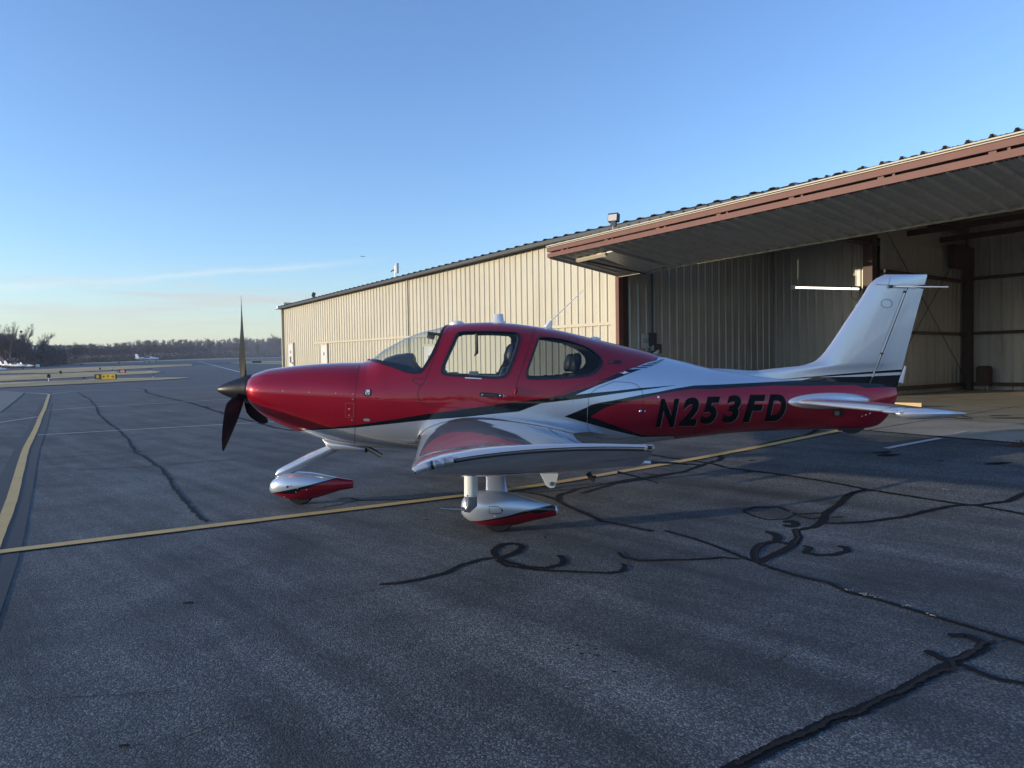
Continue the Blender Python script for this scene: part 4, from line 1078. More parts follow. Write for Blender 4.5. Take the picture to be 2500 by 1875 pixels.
# pale building glimpsed through the wood
for (x0, x1, y) in [(298, 335, 868)]:
    A, B = G(x0, 876), G(x1, 876); z = A.z + 8 * A.y / FPX
    bb = MB().box((A + B) / 2 + Vector((0, 0, 6 * A.y / FPX)), ((B - A).length, 6, 9 * A.y / FPX)); o = bb.build('far_building', M['door_white']); tag(o, 'pale low building glimpsed through the far wood', 'building')
    MB().box((A + B) / 2 + Vector((0, 0, 12 * A.y / FPX)), ((B - A).length * 1.05, 8, 2 * A.y / FPX)).build('roof', M['dark_grey'], o)

# thin winter air over the field
hb_ = MB().box((0, 1500, 13.0), (5600, 5200, 32))
hzm = bpy.data.materials.new('haze'); hzm.use_nodes = True; hn = hzm.node_tree; hn.nodes.clear()
ho = hn.nodes.new('ShaderNodeOutputMaterial'); hv = hn.nodes.new('ShaderNodeVolumePrincipled'); hv.inputs['Color'].default_value = (.80, .86, 1.0, 1); hv.inputs['Density'].default_value = .0003
hn.links.new(hv.outputs[0], ho.inputs['Volume'])
tag(hb_.build('haze', hzm), kind='stuff')

# ================================================================== THE AIRCRAFT
YAW = R(5.0); O = Vector((0, 8.23, 0))
cu_, su_ = math.cos(YAW), math.sin(YAW)
plane = empty('light_aircraft', O, YAW)
tag(plane, 'red, black and silver low-wing propeller aircraft with registration N253FD parked in front of the hangar', 'aircraft')
def loc(p):            # world -> aircraft: u aft, v = -y towards us
    d = p - O; return Vector((d.x * cu_ + d.y * su_, -d.x * su_ + d.y * cu_, d.z))
EYEL = loc(EYE)
def rayl(px, py):
    d = ray(px, py); return Vector((d.x * cu_ + d.y * su_, -d.x * su_ + d.y * cu_, d.z))
def B(px, py, v=0.0):
    """pixel -> (u, z) on the plane v to the left of the centreline"""
    d = rayl(px, py); t = (-v - EYEL.y) / d.y; p = EYEL + d * t; return p.x, p.z

def paint(name, layers, axis_flip=False):
    """aircraft paint: silver base with hard-edged colour bands; each band lies between two outline curves in side view"""
    m = bpy.data.materials.new(name); m.use_nodes = True; nt = m.node_tree; b = nt.nodes['Principled BSDF']
    t = nt.nodes.new('ShaderNodeTexCoord'); s = nt.nodes.new('ShaderNodeSeparateXYZ'); nt.links.new(t.outputs['Object'], s.inputs[0])
    COLS = {'silver': ((.59, .625, .69), .64, .29), 'red': ((.33, .006, .022), .40, .28), 'black': ((.004, .005, .007), .0, .25)}
    col = COLS['silver'][0]; met = COLS['silver'][1]; rg = COLS['silver'][2]
    def curve(pts, u0, u1):
        n = nt.nodes.new('ShaderNodeFloatCurve'); c = n.mapping.curves[0]
        P = [((u - u0) / (u1 - u0), z / 3.0) for u, z in pts]
        while len(c.points) < len(P): c.points.new(.5, .5)
        for q, (x, y) in zip(c.points, P): q.location = (min(max(x, 0), 1), y); q.handle_type = 'VECTOR'
        n.mapping.update()
        nt.links.new(mth(nt, 'DIVIDE', mth(nt, 'SUBTRACT', s.outputs[0], u0), u1 - u0, clamp=True), n.inputs['Value'])
        return mth(nt, 'MULTIPLY', n.outputs[0], 3.0)
    for cname, lo, hi, (u0, u1) in layers:
        mk = mth(nt, 'MULTIPLY', mth(nt, 'GREATER_THAN', s.outputs[0], u0), mth(nt, 'LESS_THAN', s.outputs[0], u1))
        if lo is not None: mk = mth(nt, 'MULTIPLY', mk, mth(nt, 'GREATER_THAN', s.outputs[2], curve(lo, u0, u1)))
        if hi is not None: mk = mth(nt, 'MULTIPLY', mk, mth(nt, 'LESS_THAN', s.outputs[2], curve(hi, u0, u1)))
        cc, mm, rr_ = COLS[cname]
        col = mixc(nt, mk, (*col, 1) if isinstance(col, tuple) else col, (*cc, 1))
        def mixf(a, bb):
            n = nt.nodes.new('ShaderNodeMix'); nt.links.new(mk, n.inputs[0])
            if isinstance(a, float): n.inputs[2].default_value = a
            else: nt.links.new(a, n.inputs[2])
            n.inputs[3].default_value = bb; return n.outputs[0]
        met = mixf(met, mm); rg = mixf(rg, rr_)
    # faint flake sparkle
    fl_ = noise(nt, t.outputs['Object'], 350, 2, .5)
    hs_ = nt.nodes.new('ShaderNodeHueSaturation'); nt.links.new(mth(nt, 'ADD', mth(nt, 'MULTIPLY', fl_.outputs[0], .24), .88), hs_.inputs['Value'])
    if isinstance(col, tuple): hs_.inputs['Color'].default_value = (*col, 1); b.inputs['Metallic'].default_value = met; b.inputs['Roughness'].default_value = rg
    else: nt.links.new(col, hs_.inputs['Color']); nt.links.new(met, b.inputs['Metallic']); nt.links.new(rg, b.inputs['Roughness'])
    nt.links.new(hs_.outputs[0], b.inputs['Base Color'])
    b.inputs['Coat Weight'].default_value = 1; b.inputs['Specular IOR Level'].default_value = .08; b.inputs['Coat Roughness'].default_value = .025; b.inputs['Coat IOR'].default_value = 1.5
    return m
M['silver'] = paint('silver_paint', [])

# ---- fuselage body of sections
TOPL = [(613, 921), (623, 914), (635, 909), (663, 900.7), (695, 896.5), (744, 891), (798, 887), (847, 885), (880, 884.5), (901, 880), (915, 871.5), (934, 856), (961, 840), (988, 826), (1015, 815), (1042, 807), (1070, 800), (1095, 793.5), (1136, 789), (1190, 787), (1244, 789.5), (1298, 796), (1353, 804.5), (1407, 816.6), (1461, 830), (1515, 843), (1570, 856), (1626, 872), (1676, 884), (1725, 896.5), (1790, 909), (1860, 918), (1960, 925), (2060, 930), (2150, 936), (2187, 944)]
BOTL = [(613, 974), (620, 988), (635.6, 1004), (663, 1023), (690, 1036), (730, 1052.5), (771, 1065), (802, 1073), (845, 1082), (905, 1089), (945, 1092), (1023, 1096), (1100, 1099), (1250, 1101), (1400, 1097), (1500, 1089), (1608, 1075.5), (1730, 1062.5), (1771, 1058), (1852, 1053), (1961, 1049), (2015, 1047.5), (2101, 1046), (2139, 1039), (2160, 1023), (2176, 1000), (2187, 975)]
tu, tzv = zip(*[B(x, y) for x, y in TOPL]); bu, bzv = zip(*[B(x, y) for x, y in BOTL])
U0 = B(613, 950)[0]; U1 = B(2186, 950)[0]
def fx(px): return B(px, 950)[0]
WU = [fx(x) for x in (613, 620, 640, 680, 760, 866, 960, 1060, 1180, 1320, 1440, 1560, 1700, 1850, 2000, 2100, 2160, 2187)]
WW = [.20, .27, .335, .39, .46, .545, .60, .63, .64, .62, .575, .50, .385, .275, .175, .115, .07, .03]
ZM = [(613, 952), (700, 960), (866, 968), (1060, 985), (1300, 990), (1500, 985), (1700, 985), (1900, 985), (2100, 985), (2187, 965)]
mu, mz = zip(*[B(x, y) for x, y in ZM])
NT = [(613, 2.1), (700, 2.3), (866, 2.3), (960, 2.1), (1060, 2.15), (1300, 2.15), (1500, 2.0), (1700, 1.75), (2187, 1.8)]
NB = [(613, 2.1), (700, 2.4), (866, 2.6), (1060, 2.7), (1500, 2.5), (1800, 2.2), (2187, 2.1)]
nu_, nt_ = zip(*[(fx(x), n) for x, n in NT]); nbu, nbv = zip(*[(fx(x), n) for x, n in NB])
def sect(u, inset=0.0):
    zt, zb, w = float(interp(tu, tzv, u)) - inset, float(interp(bu, bzv, u)) + inset, float(interp(WU, WW, u)) - inset
    zm = float(np.interp(u, mu, mz)); zm = min(max(zm, zb + .02), zt - .02)
    return zt, zb, max(w, .004), zm, float(np.interp(u, nu_, nt_)), float(np.interp(u, nbu, nbv))
def skin(u, t, inset=0.0, S=None):
    """t: 0 top centre .. pi bottom centre, left side; negative for the right side"""
    zt, zb, w, zm, nt1, nb1 = S or sect(u, inset); a = abs(t); sg = 1 if t >= 0 else -1
    s_, c_ = abs(math.sin(a)), math.cos(a)
    n = nt1 if c_ >= 0 else nb1; v = w * s_ ** (2 / n); h = abs(c_) ** (2 / n)
    return Vector((u, -sg * v, zm + (zt - zm) * h if c_ >= 0 else zm - (zm - zb) * h))
us = np.concatenate([np.linspace(U0, fx(700), 26)[:-1], np.linspace(fx(700), fx(905), 40)[:-1], np.linspace(fx(905), fx(1500), 260)[:-1], np.linspace(fx(1500), U1, 150)])
NTH = 200
ts = np.linspace(-math.pi, math.pi, NTH + 1)[:-1]
grid = []
for u in us:
    S = sect(float(u)); grid.append([skin(float(u), float(t), 0, S) for t in ts])
nv = NTH
V = [p for r in grid for p in r]
F = [(i * nv + k, i * nv + (k + 1) % nv, (i + 1) * nv + (k + 1) % nv, (i + 1) * nv + k) for i in range(len(us) - 1) for k in range(nv)]
BV = BVHTree.FromPolygons([tuple(p) for p in V], F)
def hit(px, py, off=0.0):
    """where the sight line through a pixel of the photo meets the skin"""
    d = rayl(px, py); h = BV.ray_cast(EYEL, d)
    if h[0] is None: return None
    n = h[1]; n = n if n.dot(d) < 0 else -n
    return h[0] + n * off, n
def uz(pts, v=.5):
    out = []
    for x, y in pts:
        h = hit(x, y); out.append((h[0].x, h[0].z) if h else B(x, y, v))
    return out

# ---- outlines in side view
WSH = [(905, 878), (923, 884), (961, 896), (988, 906), (1008, 910), (1024, 908.5), (1034, 899), (1045, 882), (1056, 862.7), (1072, 827.5), (1080, 806)]
DWN = [(1127, 810.5), (1185, 809), (1244, 811), (1260, 813.5), (1267, 820), (1268, 831), (1258, 865), (1244, 900), (1236, 914), (1217, 922), (1150, 919), (1095, 915.6), (1082, 911), (1079, 901), (1093, 866), (1108.5, 833), (1115, 818)]
RWN = [(1323, 823.4), (1350, 825), (1380, 830), (1428, 846), (1452, 860), (1466, 874), (1470, 886), (1461, 903), (1439, 915), (1393, 921.5), (1340, 924), (1298, 925), (1288, 921), (1286, 909), (1298, 873), (1311, 836), (1315, 827)]
def closed_path(p, n=5):
    q = p[-2:] + p + p[:3]; s = smooth_path(q, n); return s[2 * n:(len(p) + 2) * n]
wsh = uz(smooth_path(WSH, 4)); ur, zr = wsh[-1]; rt_top = B(1094, 793)
wsh_poly = wsh + [(rt_top[0], rt_top[1] + .05), (rt_top[0], 3.0), (wsh[0][0] - .02, 3.0)]
dwn_poly = uz(closed_path(DWN)); rwn_poly = uz(closed_path(RWN))
DOOR = [(1097.6, 793.6), (1064, 861), (1035, 933), (1024.4, 944), (1020, 960), (1021, 972), (1028, 983), (1042, 991), (1100, 995.5), (1163, 999.7), (1212, 999.7), (1228, 995), (1240, 985), (1249.5, 971), (1261, 938), (1284, 868), (1306.5, 799)]
dr = uz(DOOR[1:-1]); door_poly = [(B(1099, 793)[0], 3.0), B(1097.6, 797)] + dr + [B(1305, 803), (B(1306.5, 799)[0], 3.0)]
BAG = [(1437, 978), (1438, 968), (1445, 957.6), (1458, 948), (1499, 932), (1520, 932.5), (1540, 934.6), (1554, 938.5), (1564, 948), (1569.6, 960), (1571, 1010), (1571, 1066), (1510, 1071.5), (1470, 1071), (1447.5, 1062), (1434, 1044), (1434, 1020)]
bag_poly = uz(BAG)
def inside(poly, X, Y):
    X = np.asarray(X); Y = np.asarray(Y); r = np.zeros(X.shape, bool); n = len(poly)
    for i in range(n):
        x0, y0 = poly[i]; x1, y1 = poly[(i + 1) % n]
        if y0 == y1: continue
        c = ((y0 > Y) != (y1 > Y)) & (X < (x1 - x0) * (Y - y0) / (y1 - y0) + x0); r ^= c
    return r
VA = np.array([tuple(p) for p in V]); FA = np.array(F); CC = VA[FA].mean(1)
isW = inside(wsh_poly, CC[:, 0], CC[:, 2]); isD = inside(dwn_poly, CC[:, 0], CC[:, 2]); isR = inside(rwn_poly, CC[:, 0], CC[:, 2])
isDoor = inside(door_poly, CC[:, 0], CC[:, 2]) & ~isD & (CC[:, 2] > .9) & (np.abs(CC[:, 1]) > .30)
isBag = inside(bag_poly, CC[:, 0], CC[:, 2]) & (CC[:, 1] < 0)
SEAM = [(881, 884), (876, 897), (871.6, 917), (868.5, 945), (867.5, 971), (866.5, 1020), (866, 1090)]
seam_uz = uz(SEAM[1:-1]); sz = [z for u, z in seam_uz][::-1]; su2 = [u for u, z in seam_uz][::-1]
isCowl = CC[:, 0] < np.interp(CC[:, 2], sz, su2)
# smooth normals of the whole body, kept on every cut-out piece
fn = np.cross(VA[FA[:, 2]] - VA[FA[:, 0]], VA[FA[:, 3]] - VA[FA[:, 1]]); vn = np.zeros_like(VA)
for k_ in range(4): np.add.at(vn, FA[:, k_], fn)
vn /= np.linalg.norm(vn, axis=1)[:, None] + 1e-12
sgn = 1 if vn[np.argmin(VA[:, 1])][1] < 0 else -1
vn *= sgn
FO = FA if sgn > 0 else FA[:, ::-1]
def piece(name, mask, m, parent, off=0.0):
    ff = FO[mask]; ids, inv = np.unique(ff.ravel(), return_inverse=True); ff = inv.reshape(ff.shape)
    v = VA[ids] + vn[ids] * off
    me = bpy.data.meshes.new(name); me.from_pydata(v.tolist(), [], ff.tolist()); me.materials.append(m)
    me.polygons.foreach_set('use_smooth', [True] * len(me.polygons)); me.update()
    me.normals_split_custom_set_from_vertices(vn[ids].tolist())
    o = bpy.data.objects.new(name, me); COL.objects.link(o); o.parent = parent; return o

# ---- colour bands, read off the left side
FL = [(728, 1052), (771, 1049.5), (866, 1044), (961, 1034), (1042, 1025.5), (1136, 1018), (1200, 1011), (1266, 1005), (1320, 985), (1400, 975.5), (1437, 971)]
DG = [(1404, 964.5), (1461, 940), (1500, 926), (1536, 912), (1575, 898), (1600, 886), (1627, 872)]          # silver above this, aft diagonal
RB = [(728, 1050), (771, 1045.5), (866, 1037.7), (961, 1024), (1042, 1010.5), (1136, 998.4), (1244, 983.4), (1320, 974), (1345, 971), (1384, 962), (1412, 953), (1452, 942), (1478, 924), (1535, 901), (1570, 890), (1600, 879), (1625, 870)]
def ex(p, u0, u1):
    p = sorted(p); q = [p[0]]
    for a in p[1:]:
        if a[0] > q[-1][0] + .004: q.append(a)
    if q[0][0] > u0: q.insert(0, (u0, q[0][1]))
    if q[-1][0] < u1: q.append((u1, q[-1][1]))
    return q
u728, u1404, u1437, u1627 = (uz([p])[0][0] for p in ((728, 1050), (1404, 964.5), (1437, 971), (1624, 873)))
fl_c = uz(FL); dg_c = uz(DG); rb_c = uz(RB)
TH_hi = uz([(1404, 964.3), (1439, 960), (1500, 954.5), (1560, 947.5), (1600, 944.5), (1651, 940.2)]); TH_lo = uz([(1400, 976), (1437, 971), (1500, 961.5), (1560, 953.5), (1600, 948), (1651, 940.6)])
SO_hi = uz([(1378, 1016.8), (1410, 1004), (1434, 994), (1442, 989), (1460, 984), (1500, 977), (1569, 963), (1606, 957), (1650, 948), (1695, 941), (1725, 940), (1771, 938), (1893, 931.7), (1960, 928), (2036, 922.8), (2110, 920)])
SO_lo = uz([(1378, 1016.8), (1434, 1033), (1500, 1051.5), (1540, 1061), (1569, 1067), (1650, 1065)])
SI_hi = uz([(1442, 1017.5), (1463, 1004), (1478, 995), (1510, 985), (1569, 971.5), (1608, 963), (1650, 955), (1695, 949.4), (1740, 950), (1771, 948), (1893, 941), (1960, 942), (2087, 939), (2112, 947)])
SI_lo = uz([(1442, 1017.5), (1500, 1038.5), (1568, 1062.5), (1650, 1062)])
# the fin carries the same stripes; read them on its own plane
FB = lambda pts, v=.06: [B(x, y, v) for x, y in pts]
uA = SO_hi[0][0]; uI = SI_hi[0][0]; uB = SO_lo[-1][0]
def low(p, u1, z=.55):     # outline running out under the belly
    return ex(p, p[0][0], u1)[:-1] + [(p[-1][0] + .02, z), (u1, z)]
UE = U1 + 1.2
so_hi = SO_hi[:-1] + FB([(2110, 919.5), (2205, 915.5)]); si_hi = SI_hi[:-2] + FB([(2087, 939.5), (2112, 947), (2200, 945)])
LAY = [
 ('black', ex(fl_c, u728, u1437)[:], None, (u728, u1437)),
 ('red', None, None, (U0 - .5, u728)),
 ('red', ex(rb_c, u728, u1627), None, (u728, u1627)),
 ('silver', ex([(u1404, 0.0)], u1404, u1627), ex(dg_c, u1404, u1627), (u1404, u1627)),
 ('black', ex(TH_lo, u1404, TH_hi[-1][0]), ex(TH_hi, u1404, TH_hi[-1][0]), (u1404, TH_hi[-1][0])),
 ('silver', ex([(u1404, 0.0)], u1404, u1437), ex(fl_c, u1404, u1437), (u1404, u1437)),
 ('black', low(SO_lo, UE), ex(so_hi, uA, UE), (uA, UE)),
 ('red', low(SI_lo, UE), ex(si_hi, uI, UE), (uI, UE)),
]
TF_hi = FB([(1897, 926.6), (1960, 921), (2036, 914.6), (2120, 908), (2203, 902.2)]); TF_lo = FB([(1897, 927), (1960, 923.5), (2036, 918.5), (2120, 913.2), (2201, 908.8)])
LAY.append(('black', ex(TF_lo, TF_lo[0][0], UE), ex(TF_hi, TF_lo[0][0], UE), (TF_lo[0][0], UE)))
# black between the two diagonal outlines where they overlap
LAY.insert(3, ('black', ex(fl_c, u1404 - .02, u1627), ex(rb_c, u1404 - .02, u1627), (u1404 - .02, u1627)))
M['livery'] = paint('livery_paint', LAY)

fus = piece('fuselage', ~(isW | isD | isR | isDoor | isBag | isCowl), M['livery'], plane)
cowl = piece('engine_cowling', isCowl, M['livery'], plane)
near = CC[:, 1] < 0
doorL = piece('cabin_door', isDoor & near, M['livery'], plane); doorR = piece('cabin_door', isDoor & ~near, M['livery'], plane)
bagd = piece('baggage_door', isBag, M['livery'], plane)
piece('windshield', isW, M['screen_glass'], plane, -.006)
piece('door_window', isD & near, M['glass'], doorL, -.006); piece('door_window', isD & ~near, M['glass'], doorR, -.006)
piece('rear_window', isR & near, M['glass_tint'], plane, -.006); piece('rear_window', isR & ~near, M['glass_tint'], plane, -.006)
capv = [tuple(p) for p in grid[0]]; MB().add(capv, [tuple(range(nv))]).build('cowl_front', M['livery'], cowl)

def mirror(p): return Vector((p.x, -p.y, p.z))
def srib(pts3, width, m, name, parent, both=False, closed=False, lift=.0015, b=None, build=True):
    """a thin strip following the skin; pts3: list of (point, normal)"""
    b = b or MB()
    for sd_ in ((1, -1) if both else (1,)):
        k0 = len(b.v); n = len(pts3)
        for i, (p, nn) in enumerate(pts3):
            a = pts3[(i - 1) % n if closed else max(i - 1, 0)][0]; c = pts3[(i + 1) % n if closed else min(i + 1, n - 1)][0]
            t = (c - a).normalized(); x = t.cross(nn).normalized()
            w_ = width(i / (n - 1)) if callable(width) else width
            for q in (p + x * w_ / 2 + nn * lift, p - x * w_ / 2 + nn * lift):
                b.v.append(tuple(q if sd_ > 0 else mirror(q)))
        for i in range(n if closed else n - 1):
            j = (i + 1) % n; b.f.append((k0 + 2 * i, k0 + 2 * j, k0 + 2 * j + 1, k0 + 2 * i + 1))
    return b.build(name, m, parent, smooth=60, fix=False) if build else b
def along(pix, step=5, closed=False, curve=0):
    if curve: pix = (closed_path(pix, curve) if closed else smooth_path(pix, curve))
    q = list(pix) + ([pix[0]] if closed else []); out = []
    for a, c in zip(q, q[1:]):
        k_ = max(1, int(math.dist(a, c) / step))
        for i in range(k_):
            h = hit(a[0] + (c[0] - a[0]) * i / k_, a[1] + (c[1] - a[1]) * i / k_)
            if h: out.append(h)
    if not closed:
        h = hit(*q[-1])
        if h: out.append(h)
    return out
# window seals
def other(pts): return [(mirror(p), mirror(n)) for p, n in pts]
for pp_, dd_ in ((along(DWN, 4, True, 3), doorL), (other(along(DWN, 4, True, 3)), doorR)): srib(pp_, .024, M['seal'], 'window_seal', dd_, False, True, .004)
for pp_ in (along(RWN, 4, True, 3), other(along(RWN, 4, True, 3))): srib(pp_, .020, M['seal'], 'rear_window_seal', plane, False, True, .004)
ws = [h for h in along(WSH, 4, False, 4)]
# carry the windshield frame over the roof
u_r = ws[-1][0].x; tt = [skin(ws[-1][0].x + (rt_top[0] - u_r) * f, t_) for f, t_ in zip(np.linspace(0, 1, 8)[1:], np.linspace(math.atan2(abs(ws[-1][0].y), ws[-1][0].z - .9) * 1.0, 0, 8)[1:])]
srib(ws, .026, M['seal'], 'windshield_seal', plane, True, False, .004)
zlast = ws[-1][0].z
def t_of(u, z):
    S = sect(u); lo, hi = 0.0, math.pi / 2
    for _ in range(30):
        mid_ = (lo + hi) / 2
        if skin(u, mid_, 0, S).z > z: lo = mid_
        else: hi = mid_
    return lo
t0_ = t_of(u_r, zlast); arc = []
for f in np.linspace(0, 1, 14):
    u = u_r + (rt_top[0] - u_r) * f; t_ = t0_ * (1 - f); p = skin(u, t_); p2 = skin(u, t_ + .02); p3 = skin(u + .01, t_)
    n = (p2 - p).cross(p3 - p).normalized(); n = n if n.z > 0 else -n; arc.append((p, n))
srib(arc, .03, M['seal'], 'windshield_seal', plane, True, False, .004)
def cowl_arc(px):    # seam over the top
    return None
# panel gaps
g = M['seam']
srib(along([(1097.6, 795)] + DOOR[1:-1] + [(1306, 801)], 4, False, 2), .0055, g, 'door_gap', doorL, True)
srib(along(BAG[:11] + BAG[11:], 4, True), .0050, g, 'baggage_door_gap', bagd, False, True)
srib(along([(1434.5, 978), (1433.5, 1041), (1437, 1050)], 4), .004, M['seam_glint'], 'door_edge_glint', bagd)  # glint along the door edge, painted as a pale strip
srib(along([(880, 887)] + SEAM[1:], 4), .0050, g, 'cowl_gap', cowl, True)
srib(along([(613.5, 956.5), (700, 960), (800, 964.5), (866, 967)], 4), .0040, M['seam'], 'cowl_gap', cowl, True)
srib(along([(613.5, 955.3), (700, 958.8), (800, 963.3), (866, 965.8)], 4), .0025, M['red_dash'], 'cowl_lip', cowl, True)
srib(along([(844, 984), (864, 984.5), (863, 1019), (843, 1018), (844, 984)], 3), .003, M['grey_edge'], 'oil_door_gap', cowl)
srib(along([(1034, 925), (1011, 923.8), (1007, 930), (1015, 936), (1028, 939.5)], 3), .006, g, 'hinge_cover_gap', doorL)
srib(along([(1391, 822), (1410, 827), (1411, 833), (1406, 835.5), (1388, 830.5), (1388, 824)], 3, True), .005, g, 'vent_outline', plane, False, True)
sl = [skin(float(U0 + .003 + (B(880, 885)[0] - U0) * f), 0) for f in np.linspace(0, 1, 20)]
def stud(px, py, r, m, name, parent, h=.004):
    q = hit(px, py)
    if not q: return
    p, n = q; a = n.cross(Vector((0, 0, 1))).normalized(); c = n.cross(a); b = MB()
    b.loft([[p + n * hh + (a * math.cos(2 * math.pi * k / 10) + c * math.sin(2 * math.pi * k / 10)) * rr_ for k in range(10)] for hh, rr_ in ((0, r), (h * .7, r * .8), (h, r * .3))]); return b.build(name, m, parent, smooth=60)
for (x, y) in [(628.5, 952), (691, 954.5), (755, 957.5), (820, 960), (862.5, 962), (861.5, 975), (852.5, 1014), (859.5, 1026), (871, 897)]: stud(x, y, .008, M['stud_red'], 'fastener', cowl, .0025)
stud(853, 999, .011, M['stud_red'], 'fastener', cowl)
stud(1563.6, 1004, .017, M['chrome'], 'lock', bagd, .008); stud(1574.5, 1004, .009, M['silver'], 'fastener', plane); stud(1608, 969.5, .014, M['decal_white'], 'static_port', plane)
def quad_decal(pix, m, name, parent, off=.002, sub=1, smooth=True):
    """flat print laid on the skin: polygon in photo pixels"""
    bm = bmesh.new(); vs_ = [bm.verts.new((x, y, 0)) for x, y in pix]; bm.faces.new(vs_); bmesh.ops.triangulate(bm, faces=bm.faces[:])
    xs_ = [p[0] for p in pix]; ys_ = [p[1] for p in pix]
    for k_ in range(int(min(xs_)) // 8 + 1, int(max(xs_)) // 8 + 1): bmesh.ops.bisect_plane(bm, geom=bm.verts[:] + bm.edges[:] + bm.faces[:], plane_co=(k_ * 8, 0, 0), plane_no=(1, 0, 0))
    for k_ in range(int(min(ys_)) // 6 + 1, int(max(ys_)) // 6 + 1): bmesh.ops.bisect_plane(bm, geom=bm.verts[:] + bm.edges[:] + bm.faces[:], plane_co=(0, k_ * 6, 0), plane_no=(0, 1, 0))
    ok = True
    for v in bm.verts:
        h = hit(v.co.x, v.co.y, off)
        if h: v.co = h[0]
        else: ok = False; p = B(v.co.x, v.co.y, 0); v.co = (p[0], 0, p[1])
    me = bpy.data.meshes.new(name); bm.to_mesh(me); bm.free(); me.materials.append(m)
    if smooth: shade(me, 60)
    o = bpy.data.objects.new(name, me); COL.objects.link(o); o.parent = parent; return o
def Z5(x, y): return 1330 + x / 6.32, 850 + y / 6.32
# speed dashes: black ones trailing over silver, red ones cutting into black
for i, (a, b_, c, d) in enumerate([((1370, 308), (1560, 304), (1612, 288), (1420, 291)), ((1470, 280), (1640, 276), (1690, 260), (1520, 263)), ((1560, 252), (1700, 248), (1745, 235), (1610, 238)), ((1645, 228), (1755, 222), (1795, 209), (1690, 213)), ((1720, 203), (1805, 198), (1830, 187), (1752, 191)), ((1785, 184), (1825, 181), (1850, 170), (1812, 172))]):
    quad_decal([Z5(*a), Z5(*b_), Z5(*c), Z5(*d)], M['black'], 'speed_dash', plane, .0022)
quad_decal([Z5(1290, 328), Z5(1545, 318), Z5(1612, 288), Z5(1870, 150), Z5(1800, 168), Z5(1560, 230), Z5(1420, 288)], M['silver'], 'dash_field', plane, .0012)
for (a, b_, c) in [((905, 472), (1130, 432), (1000, 462)), ((870, 505), (1040, 486), (930, 520)), ((600, 545), (950, 505), (830, 540)), ((560, 582), (820, 560), (640, 590)), ((480, 615), (720, 590), (560, 622)), ((390, 652), (600, 626), (470, 655)), ((300, 690), (500, 662), (380, 690)), ((160, 735), (370, 700), (270, 728))]:
    quad_decal([Z5(*a), Z5(*b_), Z5(*c)], M['red_dash'], 'speed_dash', plane, .0022)
for (a, b_, c) in [((800, 480), (905, 462), (860, 490)), ((540, 585), (640, 568), (620, 585)), ((420, 622), (530, 605), (500, 625)), ((320, 660), (440, 640), (400, 662)), ((215, 700), (340, 680), (300, 700)), ((90, 750), (230, 718), (180, 745))]:
    quad_decal([Z5(*a), Z5(*b_), Z5(*c)], M['black'], 'speed_dash', plane, .0022)
# jet emblem
J = [(1145, 376), (1200, 376), (1214, 368), (1224, 352), (1234, 368), (1250, 377), (1308, 380), (1262, 386), (1240, 386), (1246, 398), (1236, 394), (1232, 400), (1225, 390), (1218, 400), (1214, 393), (1204, 398), (1210, 385), (1180, 384)]
quad_decal([Z5(*p) for p in J], M['decal_white'], 'jet_emblem', plane, .0025)
# maker's badge box and model plate
quad_decal([Z5(975, 186), Z5(1183, 190), Z5(1180, 240), Z5(978, 237)], M['seal'], 'model_plate', plane, .0018)
quad_decal([Z5(982, 192), Z5(1064, 193), Z5(1063, 233), Z5(984, 231)], M['red_dash'], 'model_plate', plane, .0026)
RR = lambda x0, y0, x1, y1, r: [(x0 + r, y0), (x1 - r, y0), (x1, y0 + r), (x1, y1 - r), (x1 - r, y1), (x0 + r, y1), (x0, y1 - r), (x0, y0 + r)]
Z6 = lambda x, y: (860 + x / 11.06, 930 + y / 11.06)
bd = quad_decal([Z6(*p) for p in RR(318, 222, 515, 410, 26)], M['seal'], 'cowl_badge', plane, .0025)
for pts in ([(345, 240), (372, 268), (470, 345), (452, 352), (380, 300)], [(375, 242), (468, 242), (470, 330), (455, 322), (448, 290), (420, 296), (395, 270)], [(352, 290), (372, 310), (372, 345), (400, 378), (380, 372), (355, 350)], [(400, 384), (440, 374), (478, 348), (450, 352), (425, 368)]):
    quad_decal([Z6(*p) for p in pts], M['decal_white'], 'badge_swirl', bd, .004)
nl = quad_decal([Z6(*p) for p in ((275, 1045), (310, 1008), (380, 996), (460, 1010), (498, 1050), (480, 1090), (380, 1106), (310, 1090))], M['seal'], 'recognition_light', plane, .002)
quad_decal([Z6(*p) for p in ((295, 1046), (320, 1018), (390, 1012), (470, 1030), (485, 1062), (460, 1086), (370, 1088), (320, 1072))], M['galv'], 'light_lens', nl, .004)
quad_decal([(1135, 920.5), (1176, 922.3), (1176, 925.6), (1135, 923.6)], M['decal_white'], 'door_label', doorL, .002)
# door handle
hd = quad_decal([(1171, 960), (1174, 957.5), (1200, 958.5), (1216, 961.3), (1225, 962), (1226.5, 966), (1224, 969.8), (1212, 969.6), (1174, 968), (1171, 965)], M['seal'], 'door_handle', doorL, .005)
stud(1221, 965.5, .013, M['chrome'], 'door_lock', doorL, .012); stud(1178, 963.5, .010, M['galv'], 'handle_pivot', doorL, .009)
quad_decal([(1182, 962.5), (1212, 964.2), (1212, 967), (1182, 965.5)], M['dark_grey'], 'handle_paddle', doorL, .012)
quad_decal([(1228.5, 963), (1229.7, 963), (1229.7, 970), (1228.5, 970)], M['decal_white'], 'handle_mark', doorL, .002); quad_decal([(1230, 966), (1236, 966), (1236, 967.2), (1230, 967.2)], M['decal_white'], 'handle_mark', doorL, .002)
